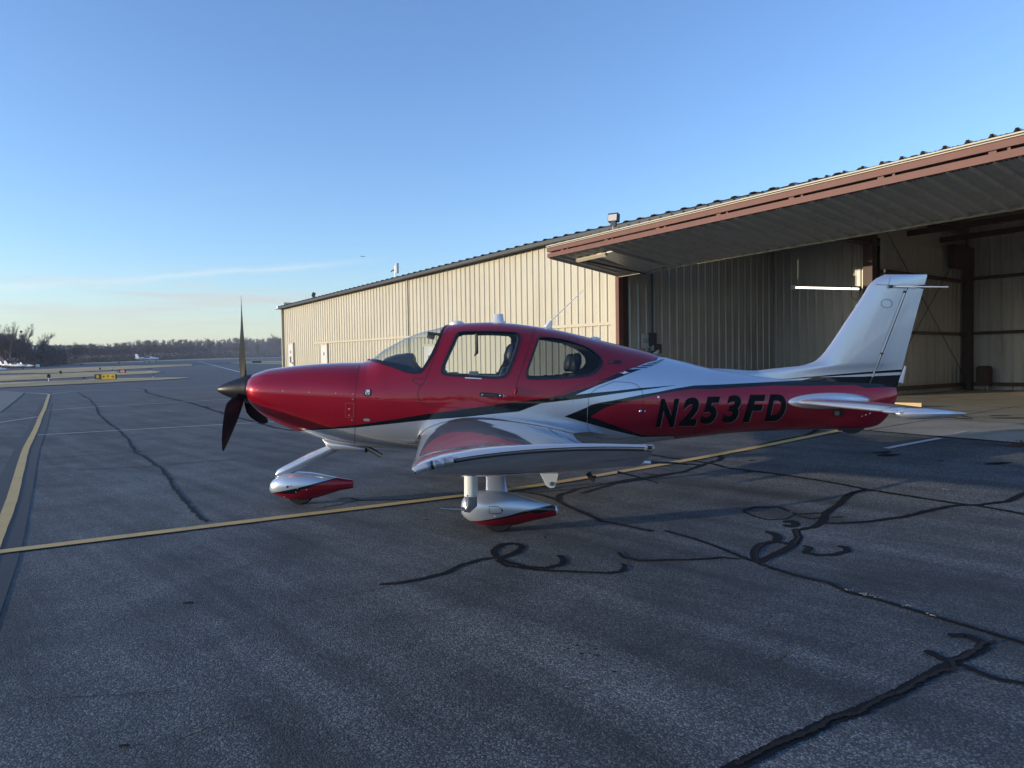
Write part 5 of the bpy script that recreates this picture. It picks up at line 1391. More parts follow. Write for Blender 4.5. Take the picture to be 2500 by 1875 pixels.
# red air scoop aft of the door
h1 = hit(1262, 944); h2 = hit(1257, 963)
b = MB(); b.tube([h1[0], (h1[0] + h2[0]) / 2 + h1[1] * .03, h2[0]], [.006, .022, .014], 10); b.build('air_scoop', M['livery'], plane, smooth=60)

# registration letters
def letters(dx, dy, m, off, bold, name):
    out = []
    L_ = [('N', (370, 825), (583, 1080)), ('2', (577, 812), (760, 1068)), ('5', (768, 805), (952, 1050)), ('3', (968, 792), (1140, 1040)), ('F', (1152, 788), (1362, 1034)), ('D', (1350, 785), (1545, 1026))]
    for ch, (x0, y0), (x1, y1) in L_:
        Vt, Ft = text_mesh(ch, bold, .30, 6); mn, mx = Vt.min(0), Vt.max(0); q = (Vt - mn) / (mx - mn)
        bm = bmesh.new(); vv = []
        for a in q:
            x = x0 + (x1 - x0) * a[0]; y = y1 + (y0 - y1) * a[1]
            vv.append(bm.verts.new((1500 + x / 3.687 + dx, 750 + y / 3.687 + dy, 0)))
        for f in Ft:
            try: bm.faces.new([vv[i] for i in f])
            except ValueError: pass
        ys_ = [v.co.y for v in bm.verts]
        for k_ in range(int(min(ys_)) // 5 + 1, int(max(ys_)) // 5 + 1): bmesh.ops.bisect_plane(bm, geom=bm.verts[:] + bm.edges[:] + bm.faces[:], plane_co=(0, k_ * 5, 0), plane_no=(0, 1, 0))
        for v in bm.verts:
            h = hit(v.co.x, v.co.y, off)
            if h: v.co = h[0]
        me = bpy.data.meshes.new(name); bm.to_mesh(me); bm.free(); me.materials.append(m)
        o = bpy.data.objects.new(name, me); COL.objects.link(o); o.parent = plane; out.append(o)
    return out
letters(1.9, 1.3, M['grey_edge'], .0012, .045, 'letter_outline')
M['ink'] = mat('letter_black', (.004, .004, .005), .6, spec=.12)
letters(0, 0, M['ink'], .0024, .045, 'registration_letter')
for o_ in [o for o in bpy.data.objects if o.name.startswith('registration_letter')]: pass

# ---- cabin interior
usI = np.linspace(fx(912), fx(1500), 330); tsI = np.linspace(-math.pi, math.pi, 241)[:-1]
gI = []
for u in usI:
    S = sect(float(u), .035); gI.append([skin(float(u), float(t), 0, S) for t in tsI])
VI = np.array([tuple(p) for r in gI for p in r]); n_ = len(tsI)
FI = np.array([(i * n_ + k, (i + 1) * n_ + k, (i + 1) * n_ + (k + 1) % n_, i * n_ + (k + 1) % n_) for i in range(len(usI) - 1) for k in range(n_)])
CI = VI[FI].mean(1)
def shrink(poly, f):
    c = np.mean(poly, 0); return [tuple(c + (np.array(p) - c) * f) for p in poly]
keep = ~(inside([(a - .03 * 0, z) for a, z in wsh_poly], CI[:, 0], CI[:, 2]) | inside(shrink(dwn_poly, .93), CI[:, 0], CI[:, 2]) | inside(shrink(rwn_poly, .95), CI[:, 0], CI[:, 2]))
ff = FI[keep]; me = bpy.data.meshes.new('cabin_lining'); me.from_pydata(VI.tolist(), [], ff.tolist()); me.materials.append(M['trim']); shade(me, 60)
o = bpy.data.objects.new('cabin_lining', me); COL.objects.link(o); o.parent = plane
b = MB(); b.add([tuple(p) for p in gI[-1]], [tuple(range(n_))]); b.build('aft_bulkhead', M['trim'], plane)
zf = .86
b = MB(); b.box((-.25, 0, zf), (1.9, 1.04, .02)); b.build('cabin_floor', M['dark_grey'], plane)
# glareshield and panel
def GP(x, y, v=.30): return B(x, y, v)
gp = [GP(*p) for p in ((928, 881), (940, 872), (965, 864), (990, 861), (1004, 861.5), (1008, 866), (1009, 878), (1018, 892), (1030, 903), (1038, 935), (1000, 960), (930, 930))]
def halfw(u, z):
    h = BV.ray_cast(Vector((u, -3, min(z, float(interp(tu, tzv, u)) - .03))), Vector((0, 1, 0))); return max(abs(h[0].y) - .05, .02) if h[0] else .02
b = MB(); b.loft([[Vector((u, v * min(halfw(u, z), .52), z - abs(v) ** 2.5 * .035)) for u, z in gp] for v in np.linspace(-1, 1, 13)]); b.build('instrument_panel', M['leather'], plane, smooth=50)
def seat(u, v, rec=.18, s=1.0, m='leather', zs=.83):
    e = empty('seat', (u, v, zs), 0, plane)
    b = MB(); rings = []
    for f, w, t in ((0, .20, .09), (.25, .24, .10), (.5, .23, .09), (.8, .20, .08), (1, .13, .06)):
        c = Vector((rec * f, 0, .08 + .60 * f)); rings.append([c + Vector((math.cos(a) * t, math.sin(a) * w, 0)) for a in np.linspace(0, 2 * math.pi, 15)[:-1]])
    b.loft(rings); b.build('backrest', M[m], e, smooth=60)
    b = MB(); rings = []
    for f, w, t in ((0, .06, .04), (.12, .125, .065), (.5, .14, .075), (.85, .12, .06), (1, .07, .03)):
        c = Vector((rec * 1.08 + .04 * f, 0, .70 + .24 * f)); rings.append([c + Vector((math.cos(a) * t, math.sin(a) * w, 0)) for a in np.linspace(0, 2 * math.pi, 15)[:-1]])
    b.loft(rings); b.build('headrest', M[m], e, smooth=60)
    b = MB().box((-.22, 0, 0), (.50, .46, .14)); b.build('cushion', M[m], e); e.scale = (s, s, s); return e
uS = B(1235, 900, .3)[0]
seat(uS - .16, -.29); seat(uS - .10, .29, m='leather_light'); uR = B(1398, 900, .25)[0]
seat(uR - .10, -.27, .12, .88); seat(uR - .08, .27, .12, .88)
pu, pz = B(1161, 812, .45); b = MB(); q0 = B(1163, 815, .42); q1 = B(1164, 862, .42)
b.tube([(q0[0], -.42, q0[1]), (q1[0], -.42, q1[1]), (q1[0] - .03, -.42, q1[1] - .035)], [.020, .020, .004], 6); b.build('grab_strap', M['matte_black'], doorL)
vu = B(1060, 815, .2); b = MB(); b.box((vu[0], -.2, vu[1]), (.14, .30, .02), Matrix.Rotation(R(8), 3, 'Y')); b.build('sun_visor', M['dark_grey'], plane)
vu = B(1052, 820, .1); b = MB(); b.box((vu[0], -.05, vu[1]), (.08, .22, .06), Matrix.Rotation(R(14), 3, 'Y')); b.build('mirror', M['grey'], plane)
lu = B(1157, 916, .56); MB().box((lu[0], -.57, lu[1] + .02), (.10, .01, .045)).build('window_latch', M['grey'], doorL)

# ---- spinner and propeller
pu0, pz0 = B(529, 948); pu1 = B(614, 948)[0]; PZ = B(612, 949.5)[1]
PL = pu1 - pu0; spin = MB().lathe([(pu0 + PL * f, .002 + .165 * (f ** .62) if f < .9 else .165) for f in (0, .02, .06, .12, .2, .32, .45, .6, .75, .88, .95, 1.0)] + [(pu1 + .01, .150), (pu1 + .05, .13)], (0, 0, PZ), 'x', 48).build('spinner', M['matte_black'], plane, smooth=40)
M['spin'] = mat('satin_black', (.008, .009, .011), .38, coat=.0, spec=.4); spin.data.materials[0] = M['spin']
HUBU = pu1 - .085
def blade_mesh():
    b = MB(); rings = []
    R0 = 1.04
    for f, ch, tw, th, sw in ((.10, .085, 62, .050, 0), (.17, .10, 55, .040, .0), (.27, .145, 44, .028, .01), (.40, .185, 36, .020, .02), (.52, .190, 30, .016, .015), (.66, .170, 25, .012, 0), (.80, .135, 21, .009, -.02), (.92, .085, 18, .006, -.045), (.985, .035, 17, .004, -.065), (1.0, .008, 17, .002, -.07)):
        r_ = R0 * f; a = R(tw); ring = []
        for k in range(14):
            t = 2 * math.pi * k / 14; x = math.cos(t) * ch / 2 + sw; y = math.sin(t) * th / 2 * (1 if math.sin(t) > 0 else .5)
            ring.append(Vector((-x * math.sin(a) + y * math.cos(a), x * math.cos(a) + y * math.sin(a), r_)))
        rings.append(ring)
    b.loft(rings); return b.mesh('propeller_blade', mat('blade_black', (.010, .010, .011), .5, spec=.12), 40)
bmz = blade_mesh()
prop = empty('propeller', (HUBU, 0, PZ), 0, plane)
for k, a in enumerate((0, 120, 240)):
    o = link('propeller_blade', bmz, prop, (0, 0, 0), (R(a + 1.0), 0, 0))
for k in range(14):
    a = 2 * math.pi * k / 14; c = Vector((pu1 - .012, math.cos(a) * .163, PZ + math.sin(a) * .163)); MB().lathe([(0, .007), (.006, .004)], c, 'x', 8).build('screw', M['galv'], spin)

# ---- wings
def af(t):      # half thickness of a laminar section, t = 0..1
    return 5 * (.2969 * math.sqrt(max(t, 0)) - .1260 * t - .3516 * t * t + .2843 * t**3 - .1036 * t**4)
NC = 26
tcs = [.5 * (1 - math.cos(math.pi * i / NC)) for i in range(NC + 1)]
def section(u0, u1, z0, z1, th, camber, v, squeeze_lo=1.0, squeeze_hi=1.0, edge=0.0):
    """closed loop LE->TE over the top, back underneath"""
    c = u1 - u0; up_, lo_ = [], []
    for t in tcs:
        zc = z0 + (z1 - z0) * t + camber * c * 4 * t * (1 - t); h = af(t) * th * c
        up_.append(Vector((u0 + c * t, -v, zc + h * squeeze_hi + edge * c * 0))); lo_.append(Vector((u0 + c * t, -v, zc - h * squeeze_lo)))
    return up_ + lo_[-2:0:-1]
LE = [(.40, -1.06), (.62, -1.045), (.9, -1.02), (5.3, -.875), (5.62, -.865), (5.80, -.852)]
TE = [(.40, .60), (.9, .56), (1.2, .50), (5.3, .06), (5.62, .02), (5.80, -.025)]
ZL = [(.40, .80), (.62, .80), (.9, .82), (5.3, 1.145), (5.62, 1.18), (5.80, 1.205)]
ZT = [(.40, .80), (.62, .80), (.9, .815), (5.3, 1.115), (5.62, 1.20), (5.80, 1.262)]
TH = [(.40, .20), (.62, .19), (.9, .185), (2.5, .160), (5.3, .135), (5.8, .13)]
vst = list(np.linspace(.42, 1.2, 14)) + list(np.linspace(1.3, 5.2, 24)) + list(5.2 + .60 * np.sin(np.linspace(0, math.pi / 2, 16))[1:])
def tipf(v):
    x = max(0, (v - 5.2) / .60); return math.sqrt(max(0, 1 - x ** 2.4))
def wing_section(v, side=1):
    l, t_, zl, ztv, th = (float(np.interp(v, *zip(*q))) if q is not TE else float(interp(*zip(*TE), v)) for q in (LE, TE, ZL, ZT, TH))
    k = tipf(v); s_ = section(l, t_, zl, ztv, th, .020, v, max(k, .03), .35 + .65 * k)
    if v > 5.2:   # rounded corners of the planform at the tip
        x = (v - 5.2) / .60; c = t_ - l
        s_ = [Vector((l + c * (.015 * x ** 3 + ((p.x - l) / c) * (1 - .015 * x ** 3)), p.y, p.z)) for p in s_]
    return [Vector((p.x, p.y * side, p.z)) for p in s_]
def build_wing(side):
    b = MB(); b.loft([wing_section(v, side) for v in vst]); w = b.build('wing', M['silver'], plane, smooth=50)
    return w
wingL, wingR = build_wing(1), build_wing(-1)
def under(v, f):
    """point on the lower surface"""
    s_ = wing_section(v); lo = s_[NC:]; i = int(round((1 - f) * (len(lo) - 1))); return s_[0] if f == 0 else lo[min(i, len(lo) - 1)]
def upper_pt(v, f):
    s_ = wing_section(v)[:NC + 1]; x = f * NC; i = min(int(x), NC - 1); return s_[i].lerp(s_[i + 1], x - i)
# raised outline of the root fillet on the fuselage
FIL = [(1016, 1077), (1020, 1068), (1027, 1060), (1040, 1049), (1054, 1041), (1095, 1025.5), (1130, 1020), (1163, 1018.7), (1200, 1019), (1230, 1021.4), (1298, 1031), (1366, 1046), (1410, 1059), (1447, 1069), (1507, 1072)]
fp = along(FIL, 4, False, 3)
srib(fp, .009, M['silver'], 'fillet_edge', wingL, True, False, .006)
# blended fillet: from the outline on the body out to the wing
b = MB(); rows = []
n_s = 40
fpu = [p for p, _ in fp]
ups = [upper_pt(1.05, .012 + .97 * i / (n_s - 1)) for i in range(n_s)]
cum = [0]
for a_, c_ in zip(fpu, fpu[1:]): cum.append(cum[-1] + (c_ - a_).length)
outl = []
for i in range(n_s):
    d_ = cum[-1] * i / (n_s - 1); j = min(max(np.searchsorted(cum, d_) - 1, 0), len(cum) - 2); outl.append(fpu[j].lerp(fpu[j + 1], (d_ - cum[j]) / (cum[j + 1] - cum[j])))
for k_ in range(9):
    f = k_ / 8; row = []
    for i in range(n_s):
        p0, p2 = outl[i], ups[i]; mid_ = Vector((p0.x * .5 + p2.x * .5, p0.y * .80 + p2.y * .20, p2.z + (p0.z - p2.z) * .05 + .004))
        q = p0 * (1 - f) ** 2 + mid_ * 2 * f * (1 - f) + p2 * f * f; row.append(q + Vector((0, 0, .003)))
    rows.append(row)
for sd_ in (1, -1):
    b = MB(); b.loft([[Vector((p.x, p.y * sd_, p.z)) for p in r_] for r_ in rows], closed=False, cap=False); b.build('wing_root_fairing', M['silver'], wingL if sd_ > 0 else wingR, smooth=70, fix=True)
# tip light strip along the edge
def tip_pt(f, dv=0.0, dz=0.0):
    s_ = wing_section(5.80); return s_[:NC + 1][0].lerp(s_[NC], 0) if f < 0 else (lambda x, i: s_[:NC + 1][i].lerp(s_[:NC + 1][i + 1], x - i) + Vector((0, -dv, dz)))(f * NC, min(int(f * NC), NC - 1))
def strip(f0, f1, r, m, name, parent, n=30, dv=.008, dz=-.012, sq=(1, 1)):
    b = MB(); b.tube([tip_pt(f0 + (f1 - f0) * i / n, dv, dz) for i in range(n + 1)], r, 8, True, sq); return b.build(name, m, parent, smooth=60)
M['lens_clear'] = mat('clear_lens', (.42, .45, .50), .10, metal=.35, coat=1)
strip(.0, 1.0, .005, M['matte_black'], 'tip_seal', wingL, dz=-.017)
strip(.27, .93, .0085, M['lens_clear'], 'wingtip_light_bar', wingL, dv=.008, dz=-.008)
strip(.27, .90, .0016, M['matte_black'], 'light_bar_slot', wingL, dv=.017, dz=-.008)
strip(.02, .24, .014, M['lens_clear'], 'navigation_light', wingL, dv=.010, dz=-.012)
for f in (.14, .18, .215): strip(f, f + .012, .0155, M['galv'], 'light_segment', wingL, 3, .015, -.012)
strip(.225, .262, .015, M['galv'], 'light_segment', wingL, 4, .010, -.012)
strip(.165, .178, .015, M['matte_black'], 'light_segment', wingL, 3, .012, -.012)
strip(.88, .965, .0115, M['galv'], 'strobe_light', wingL, 4, .009, -.009); strip(.90, .95, .007, M['matte_black'], 'strobe_light', wingL, 4, .0155, -.008)
strip(.97, 1.0, .012, M['chrome'], 'strobe_light', wingL, 3, .014, -.010)
strip(0, 1, .018, M['lens_clear'], 'wingtip_light_bar', wingR)
bpy.data.objects[wingL.children[-1].name]
for o_ in list(wingR.children):
    if o_.name.startswith('wingtip_light_bar'):
        for v in o_.data.vertices: v.co.y *= -1
# seam at the wing leading edge, aileron hinge line
srb = MB()
for (v0, v1, f) in ((1.1, 3.2, .74), (3.25, 5.15, .76)):
    for i in range(24):
        pass
for (v0, v1, f, nm) in ((1.1, 3.2, .74, 'flap_gap'), (3.25, 5.15, .76, 'aileron_gap')):
    pts = [(upper_pt(v0 + (v1 - v0) * i / 20, f), Vector((0, 0, 1))) for i in range(21)]; srib(pts, .006, M['seam'], nm, wingL, False, False, .0015)
pts = [(upper_pt(5.14, i / 30), Vector((0, 0, 1))) for i in range(1, 30)]; srib(pts, .004, M['seam'], 'tip_joint', wingL, False, False, .002)
pts = [(upper_pt(1.6 + (5.1 - 1.6) * i / 30, .05), Vector((0, 0, 1))) for i in range(31)]; srib(pts, .003, M['seam'], 'deice_panel_edge', wingL, False, False, .002)
# pitot mast with heated tube, flap bracket, tie-down, static wicks
def PV(px, py, v): u, z = B(px, py, v); return Vector((u, -v, z))
pv = 3.95
pit_o = empty('pitot_mast', (0, 0, 0), 0, wingL)
t0, t1 = PV(1150, 1150, pv), PV(1150, 1211, pv); t0.z += .04
MB().tube([t0, t1], [.041, .041], 16, True, (.75, 1)).build('mast_sleeve', M['white'], pit_o, smooth=50)
e0, e1, e2 = PV(1150, 1211, pv), PV(1151, 1232, pv), PV(1141, 1245, pv)
MB().tube([e0, e1, e2, e2 + Vector((-.02, 0, -.005))], [.036, .036, .022, .008], 14, True, (.75, 1)).build('mast_foot', M['chrome'], pit_o, smooth=50)
MB().tube([PV(1152, 1243, pv), PV(1110, 1242.5, pv), PV(1074, 1241, pv)], [.012, .010, .006], 8).build('pitot_tube', M['chrome'], pit_o, smooth=50)
for x in (1141, 1159): MB().lathe([(-.045, .006), (-.04, .004)], (B(x, 1207, pv)[0], -pv, B(x, 1207, pv)[1]), 'y', 8).build('rivet', M['galv'], pit_o)
bv = 3.6
bp_ = [PV(*p, bv) for p in ((1318, 1155), (1362, 1155), (1356, 1184), (1352, 1189), (1342, 1190.5), (1334, 1186))]
b = MB(); b.loft([[p + Vector((0, s_ * .02, 0)) for p in bp_] for s_ in (-1, 1)]); hb = b.build('flap_bracket', M['white'], wingL)
pp = PV(1346, 1180, bv); MB().lathe([(-.026, .014), (-.022, .014)], (pp.x, pp.y, pp.z), 'y', 10).build('bolt', M['steel'], hb)
bv = 4.6
MB().tube([PV(1437, 1155, bv), PV(1443, 1166, bv), PV(1452, 1169, bv)], [.016, .014, .020], 8).build('tie_down', M['matte_black'], wingL, smooth=50)
def wick(p0, p1, par=None, base=None):
    w_ = MB().tube([p0, p0.lerp(p1, .5) + Vector((0, 0, .003)), p1], [.005, .004, .0025], 5).build('static_wick', M['matte_black'], par or wingL)
    return w_
wick(PV(1575, 1128.5, 5.4), PV(1713, 1135, 5.35)); MB().tube([PV(1568, 1128, 5.4), PV(1588, 1129, 5.4)], .006, 6).build('wick_base', M['white'], wingL)
wick(PV(1508, 1152, 4.9), PV(1607, 1179, 4.85))
wick(PV(1560, 1125, 4.2), PV(1680, 1135, 4.1))
# stall strip with the step warning ahead of the wing root
q = [hit(x, y, .012)[0] for x, y in ((977, 1073), (1014, 1075), (1014, 1083.5), (998, 1082.5), (986, 1080))]
b = MB(); b.loft([q, [p + Vector((0, .03, 0)) for p in q]]); ns = b.build('step_fairing', M['silver'], plane)
V_, F_ = text_mesh('NO STEP', .02, 0, 2); mn, mx = V_.min(0), V_.max(0); V_ = (V_ - mn) / (mx - mn); b = MB()
aa, bb_, cc_ = hit(995, 1080.8, .016)[0], hit(1012.5, 1081.6, .016)[0], hit(995, 1078.4, .016)[0]
b.add([aa + (bb_ - aa) * v[0] + (cc_ - aa) * v[1] for v in V_], F_); b.build('warning_text', M['matte_black'], ns, fix=False)

# ---- tail
FINS = [(2217, 668), (2263, 674)]
LEF = [(1740, 899), (1771, 900.5), (1825, 904.6), (1880, 905), (1920, 902), (1961, 892), (1988, 883), (2002, 872), (2015, 857), (2037, 826), (2060, 791), (2085, 754), (2110, 715), (2122, 695), (2130.5, 687), (2144, 677), (2158, 672), (2185, 670), (2225, 671), (2263.5, 674)]
TEF = [(2263.5, 674), (2246, 736), (2230, 795), (2217, 844), (2198, 917), (2188, 955), (2179, 992), (2167, 1015)]
lef = [B(*p) for p in LEF]; tef = [B(*p) for p in TEF]
ztop = max(z for u, z in lef); zl_ = [z for u, z in lef]
HNG = [B(2213, 702), B(2105, 982), B(2094, 1012)]
def hinge_u(z): return float(np.interp(z, [HNG[2][1], HNG[1][1], HNG[0][1], 2.7], [HNG[2][0], HNG[1][0], HNG[0][0], HNG[0][0] + (2.7 - HNG[0][1]) * (HNG[0][0] - HNG[1][0]) / (HNG[0][1] - HNG[1][1])]))
lez = sorted([(z, u) for u, z in lef[5:-3]]); tez = sorted([(z, u) for u, z in tef])
def le_u(z): return float(interp([a for a, _ in LZ], [b_ for _, b_ in LZ], z))
LZ = [lez[0]]
for a in lez[1:]:
    if a[0] > LZ[-1][0] + .004: LZ.append(a)
# below the sweep of the dorsal fin the leading edge runs forward along the spine
spine = sorted([(z, u) for u, z in lef[:6]])
LZ = [(LZ[0][0] - .30, B(1900, 905)[0] - .9), (LZ[0][0] - .10, B(1760, 900)[0] + .1), (LZ[0][0] - .035, B(1880, 905)[0])] + LZ
def te_u(z): return float(np.interp(z, [a for a, _ in tez], [b_ for _, b_ in tez]))
zlo = B(2120, 925)[1] - .10
zs_ = list(np.linspace(zlo, LZ[4][0], 14)[:-1]) + list(np.linspace(LZ[4][0], ztop - .02, 40)) + [ztop - .012, ztop - .006, ztop - .002]
def fin_w(z): return float(np.interp(z, [zlo, zlo + .3, ztop - .1, ztop], [.135, .10, .075, .05]))
def fin_ring(z):
    l, t_ = le_u(min(z, LZ[-1][0])), te_u(min(z, tez[-1][0])); w = fin_w(z); r = []
    k = 1.0
    if z > ztop - .06: k = math.sqrt(max(0, 1 - ((z - (ztop - .06)) / .06) ** 2)) * .9 + .1
    return l, t_, w * k
def fin_part(u_lo, u_hi, name, parent, m=M['livery']):
    b = MB(); rings = []
    for z in zs_:
        l, t_, w = fin_ring(z); a, c = u_lo(z, l, t_), u_hi(z, l, t_)
        if c <= a + .004: c = a + .004
        up_, lo_ = [], []
        for q_ in tcs:
            u = a + (c - a) * q_; f = (u - l) / (t_ - l); h = af(min(max(f, 0.0), 1.0)) * w * 1.0 / .5 * .5
            up_.append(Vector((u, -h, z))); lo_.append(Vector((u, h, z)))
        rings.append(up_ + lo_[::-1])
    b.loft(rings); return b.build(name, m, parent, smooth=50)
fin = fin_part(lambda z, l, t: l, lambda z, l, t: hinge_u(z) if z < HNG[0][1] + .02 else t, 'vertical_fin', plane)
rud = fin_part(lambda z, l, t: hinge_u(z) + .010, lambda z, l, t: t if z < HNG[0][1] + .0 else hinge_u(z) + .02, 'rudder', plane)
# dorsal ridge from the spine up into the fin
b = MB(); rings = []
for i in range(40):
    f = i / 39; x = 1722 + (2012 - 1722) * f; top_z = float(np.interp(B(x, 900)[0], [u for u, z in lef[:9]], [z for u, z in lef[:9]])); u = B(x, 900)[0]
    body = float(interp(tu, tzv, u)); base = body - .10; hgt = max(top_z - base, .01); w = .20 * (1 - f * .45); ring = []
    for k in range(15):
        s_ = -1 + 2 * k / 14; prof = (1 - abs(s_)) ** 2.1; ring.append(Vector((u, s_ * w, base + hgt * prof)))
    rings.append(ring)
b.loft(rings, closed=False, cap=False); b.build('dorsal_fin', M['livery'], fin, smooth=70)
# tail lower body of the rudder (covers the stern)
def fside(px, py):
    """point on the left face of fin or rudder"""
    u, z = B(px, py, .05); l, t_ = le_u(z), te_u(z); f = (u - l) / (t_ - l); h = af(min(max(f, 0), 1)) * fin_w(z); u, z = B(px, py, h); return Vector((u, -h, z)), Vector((0, -1, 0))
def fin_line(pix, w, m, name, par, lift=.002, closed=False, step=5):
    q_ = []
    pp_ = list(pix) + ([pix[0]] if closed else [])
    for a, c in zip(pp_, pp_[1:]):
        k_ = max(1, int(math.dist(a, c) / step)); q_ += [fside(a[0] + (c[0] - a[0]) * i / k_, a[1] + (c[1] - a[1]) * i / k_) for i in range(k_)]
    if not closed: q_.append(fside(*pp_[-1]))
    return srib(q_, w, m, name, par, False, closed, lift)
fin_line([(2212, 703), (2154, 854), (2129, 920)], .018, M['silver_dash'], 'hinge_fairing', rud, .006)
fin_line([(2215.5, 703), (2157.5, 854), (2109, 978)], .005, M['seam'], 'rudder_gap', rud, .004)
fin_line([(2129, 920), (2104, 983)], .016, M['livery'], 'hinge_fairing', rud, .006)
for q_ in ((2208, 712.5), (2152, 863)): p, n = fside(*q_); MB().box(p + Vector((0, -.006, 0)), (.03, .012, .022)).build('hinge', M['matte_black'], rud)
fin_line([(2133, 697), (2052, 825), (2038, 825)], .006, M['seam'], 'deice_panel_edge', fin)
fin_line([(2127, 694.5), (2170, 696), (2212, 701)], .006, M['seam'], 'tip_joint', fin)
fin_line([(2174, 676), (2169, 696)], .003, M['seam'], 'tip_joint', fin)
circ = [(2164.5 + 13.5 * math.cos(a), 741 + 10.5 * math.sin(a)) for a in np.linspace(0, 2 * math.pi, 29)[:-1]]
fin_line(circ, .005, M['seam'], 'inspection_cover', fin, .002, True, 3)
pa, _ = fside(2173, 700); u_, z_ = B(2315, 700.5, .12); MB().tube([Vector((pa.x, pa.y - .012, pa.z)), Vector((u_, -.12, z_))], [.008, .006], 6).build('tail_aerial', M['white'], fin)
MB().lathe([(0, .02), (.03, .018)], Vector((pa.x, pa.y - .03, pa.z)), 'y', 10).build('aerial_socket', M['matte_black'], fin)
tb = [B(*p) for p in ((2209, 894), (2212.5, 894), (2203.5, 936), (2194.5, 933))]
b = MB(); b.prism(tb, -.006, .006, lambda x, y, h: (x, h, y)); b.build('trim_tab', M['silver'], rud)
# tailplane
def stab(side):
    b = MB(); rings = []
    for v in list(np.linspace(.05, 1.93, 24)) + [1.97, 2.0]:
        f = v / 2.0; l = 3.295 + .185 * f; t_ = 4.18 - .17 * f; k = 1 if v < 1.93 else .5
        z = 1.055 - .012 * f
        if v > 1.68: l -= .075 * min(1, (v - 1.68) / .05)
        rings.append([Vector((p.x, p.y * side, p.z)) for p in section(l, t_, z, z, .105 * k + .0, 0, v)])
    b.loft(rings); return b.build('tailplane', M['silver'], plane, smooth=50)
stL, stR = stab(1), stab(-1)
# horn at the tip, root fairing collar
b = MB(); rings = []
for f, r_ in ((0, .006), (.06, .032), (.18, .050), (.4, .055), (.7, .038), (.92, .014), (1, .003)):
    u = 3.40 + .70 * f; rings.append([Vector((u, -1.95 + math.cos(t) * r_ * 1.6, 1.035 - .012 * f + math.sin(t) * r_)) for t in np.linspace(0, 2 * math.pi, 17)[:-1]])
b.loft(rings); b.build('elevator_horn', M['silver'], stL, smooth=60)
pts = [(Vector((3.56, -1.85 - .03 * i, 1.035 + .056 * math.cos(i * .6))), Vector((0, 0, 1))) for i in range(4)]
for s_ in (1, -1):
    b = MB(); rings = []
    for k_, (dv, sc_) in enumerate(((.0, 1.16), (.035, 1.10), (.055, 1.0))):
        ring = []
        for i in range(32):
            t = 2 * math.pi * i / 32; ring.append(Vector((3.28 + .47 * .98 + math.cos(t) * .47 * sc_ + (.02 if k_ else 0), 0, 1.055 + math.sin(t) * .062 * sc_ * (1.35 if k_ < 2 else .9))))
        for p in ring:
            S = sect(min(max(p.x, U0), U1)); hx = BV.ray_cast(Vector((p.x, -3, p.z)), Vector((0, 1, 0))); y = hx[0].y if hx[0] else -.1; p.y = (y - dv + .01) * s_
        rings.append(ring)
    b.loft(rings); b.build('root_collar', M['silver'], stL if s_ > 0 else stR, smooth=60)
pts = [(Vector((3.92 - .04 * v, -v, 1.055 - .006 * v + .040)), Vector((0, 0, 1))) for v in np.linspace(.2, 1.9, 18)]
srib(pts, .006, M['seam'], 'elevator_gap', stL, False, False, .001)
w0 = PV(2347, 1015, 1.95); wick(w0, PV(2376, 1021, 1.95), stL)
# stern details
vh = quad_decal([(2035, 1001.5), (2058, 1002), (2057.5, 1017), (2034, 1016)], M['seal'], 'vent_frame', plane, .002)
quad_decal([(2037.5, 1004), (2049, 1004.3), (2048.5, 1014), (2037, 1013.5)], M['grey'], 'vent_grille', plane, .004)
for q_ in ((2105, 1016), (2114, 1013), (2124, 1009.5)): stud(*q_, .005, M['silver'], 'fastener', plane)
bk_ = [B(*p) for p in ((2037, 1044), (2109, 1044), (2103, 1049), (2093, 1055), (2080, 1058.5), (2067, 1057.5), (2056, 1054), (2046, 1049))]
b = MB(); b.prism(bk_, -.03, .03, lambda x, y, h: (x, h, y)); b.build('tail_skid', M['black'], plane)
b = MB(); q_ = B(2054, 1053, .04); b.box((q_[0], -.034, q_[1]), (.03, .006, .008)); b.build('skid_mark', M['decal_white'], plane)

# ---- aerials on the roof
def roof_pt(px): u = fx(px); return u, float(interp(tu, tzv, u))
u, z = roof_pt(1118); MB().lathe([(z - .01, .085), (z + .01, .085), (z + .028, .06), (z + .035, .02)], (u, 0, 0), 'z', 24).build('gps_puck', M['white'], plane, smooth=40)
u, z = roof_pt(1219); b = MB(); b.loft([[Vector((u + x * s_, y * s_ * .5, z + h)) for x, y in ((-.06, -.03), (-.03, -.05), (.04, -.05), (.065, -.02), (.065, .02), (.04, .05), (-.03, .05), (-.06, .03))] for s_, h in ((1.45, -.01), (1.25, .008), (1, .02), (.85, .095), (.75, .10))]); b.build('comm_aerial', M['white'], plane, smooth=35)
p0 = B(1338, 800); p1 = B(1343, 785); p2 = B(1424.5, 708)
b = MB(); b.loft([[Vector((p0[0] + x * s_ + dx, y * s_, z_)) for x, y in ((-.07, 0), (-.03, -.025), (.04, -.02), (.06, 0), (.04, .02), (-.03, .025))] for s_, z_, dx in ((1, p0[1] - .02, 0), (.7, p0[1] + .02, .0), (.25, p1[1] + .01, .03))]); wb_ = b.build('aerial_base', M['white'], plane, smooth=35)
MB().tube([(p1[0], 0, p1[1]), ((p1[0] + p2[0]) / 2, 0, (p1[1] + p2[1]) / 2), (p2[0], 0, p2[1])], [.008, .006, .004], 6).build('whip_aerial', M['white'], plane)
u, z = roof_pt(1453); MB().lathe([(z - .03, .07), (z + .005, .07), (z + .022, .04), (z + .028, .01)], (u, 0, 0), 'z', 20).build('gps_puck', M['white'], plane, smooth=40)
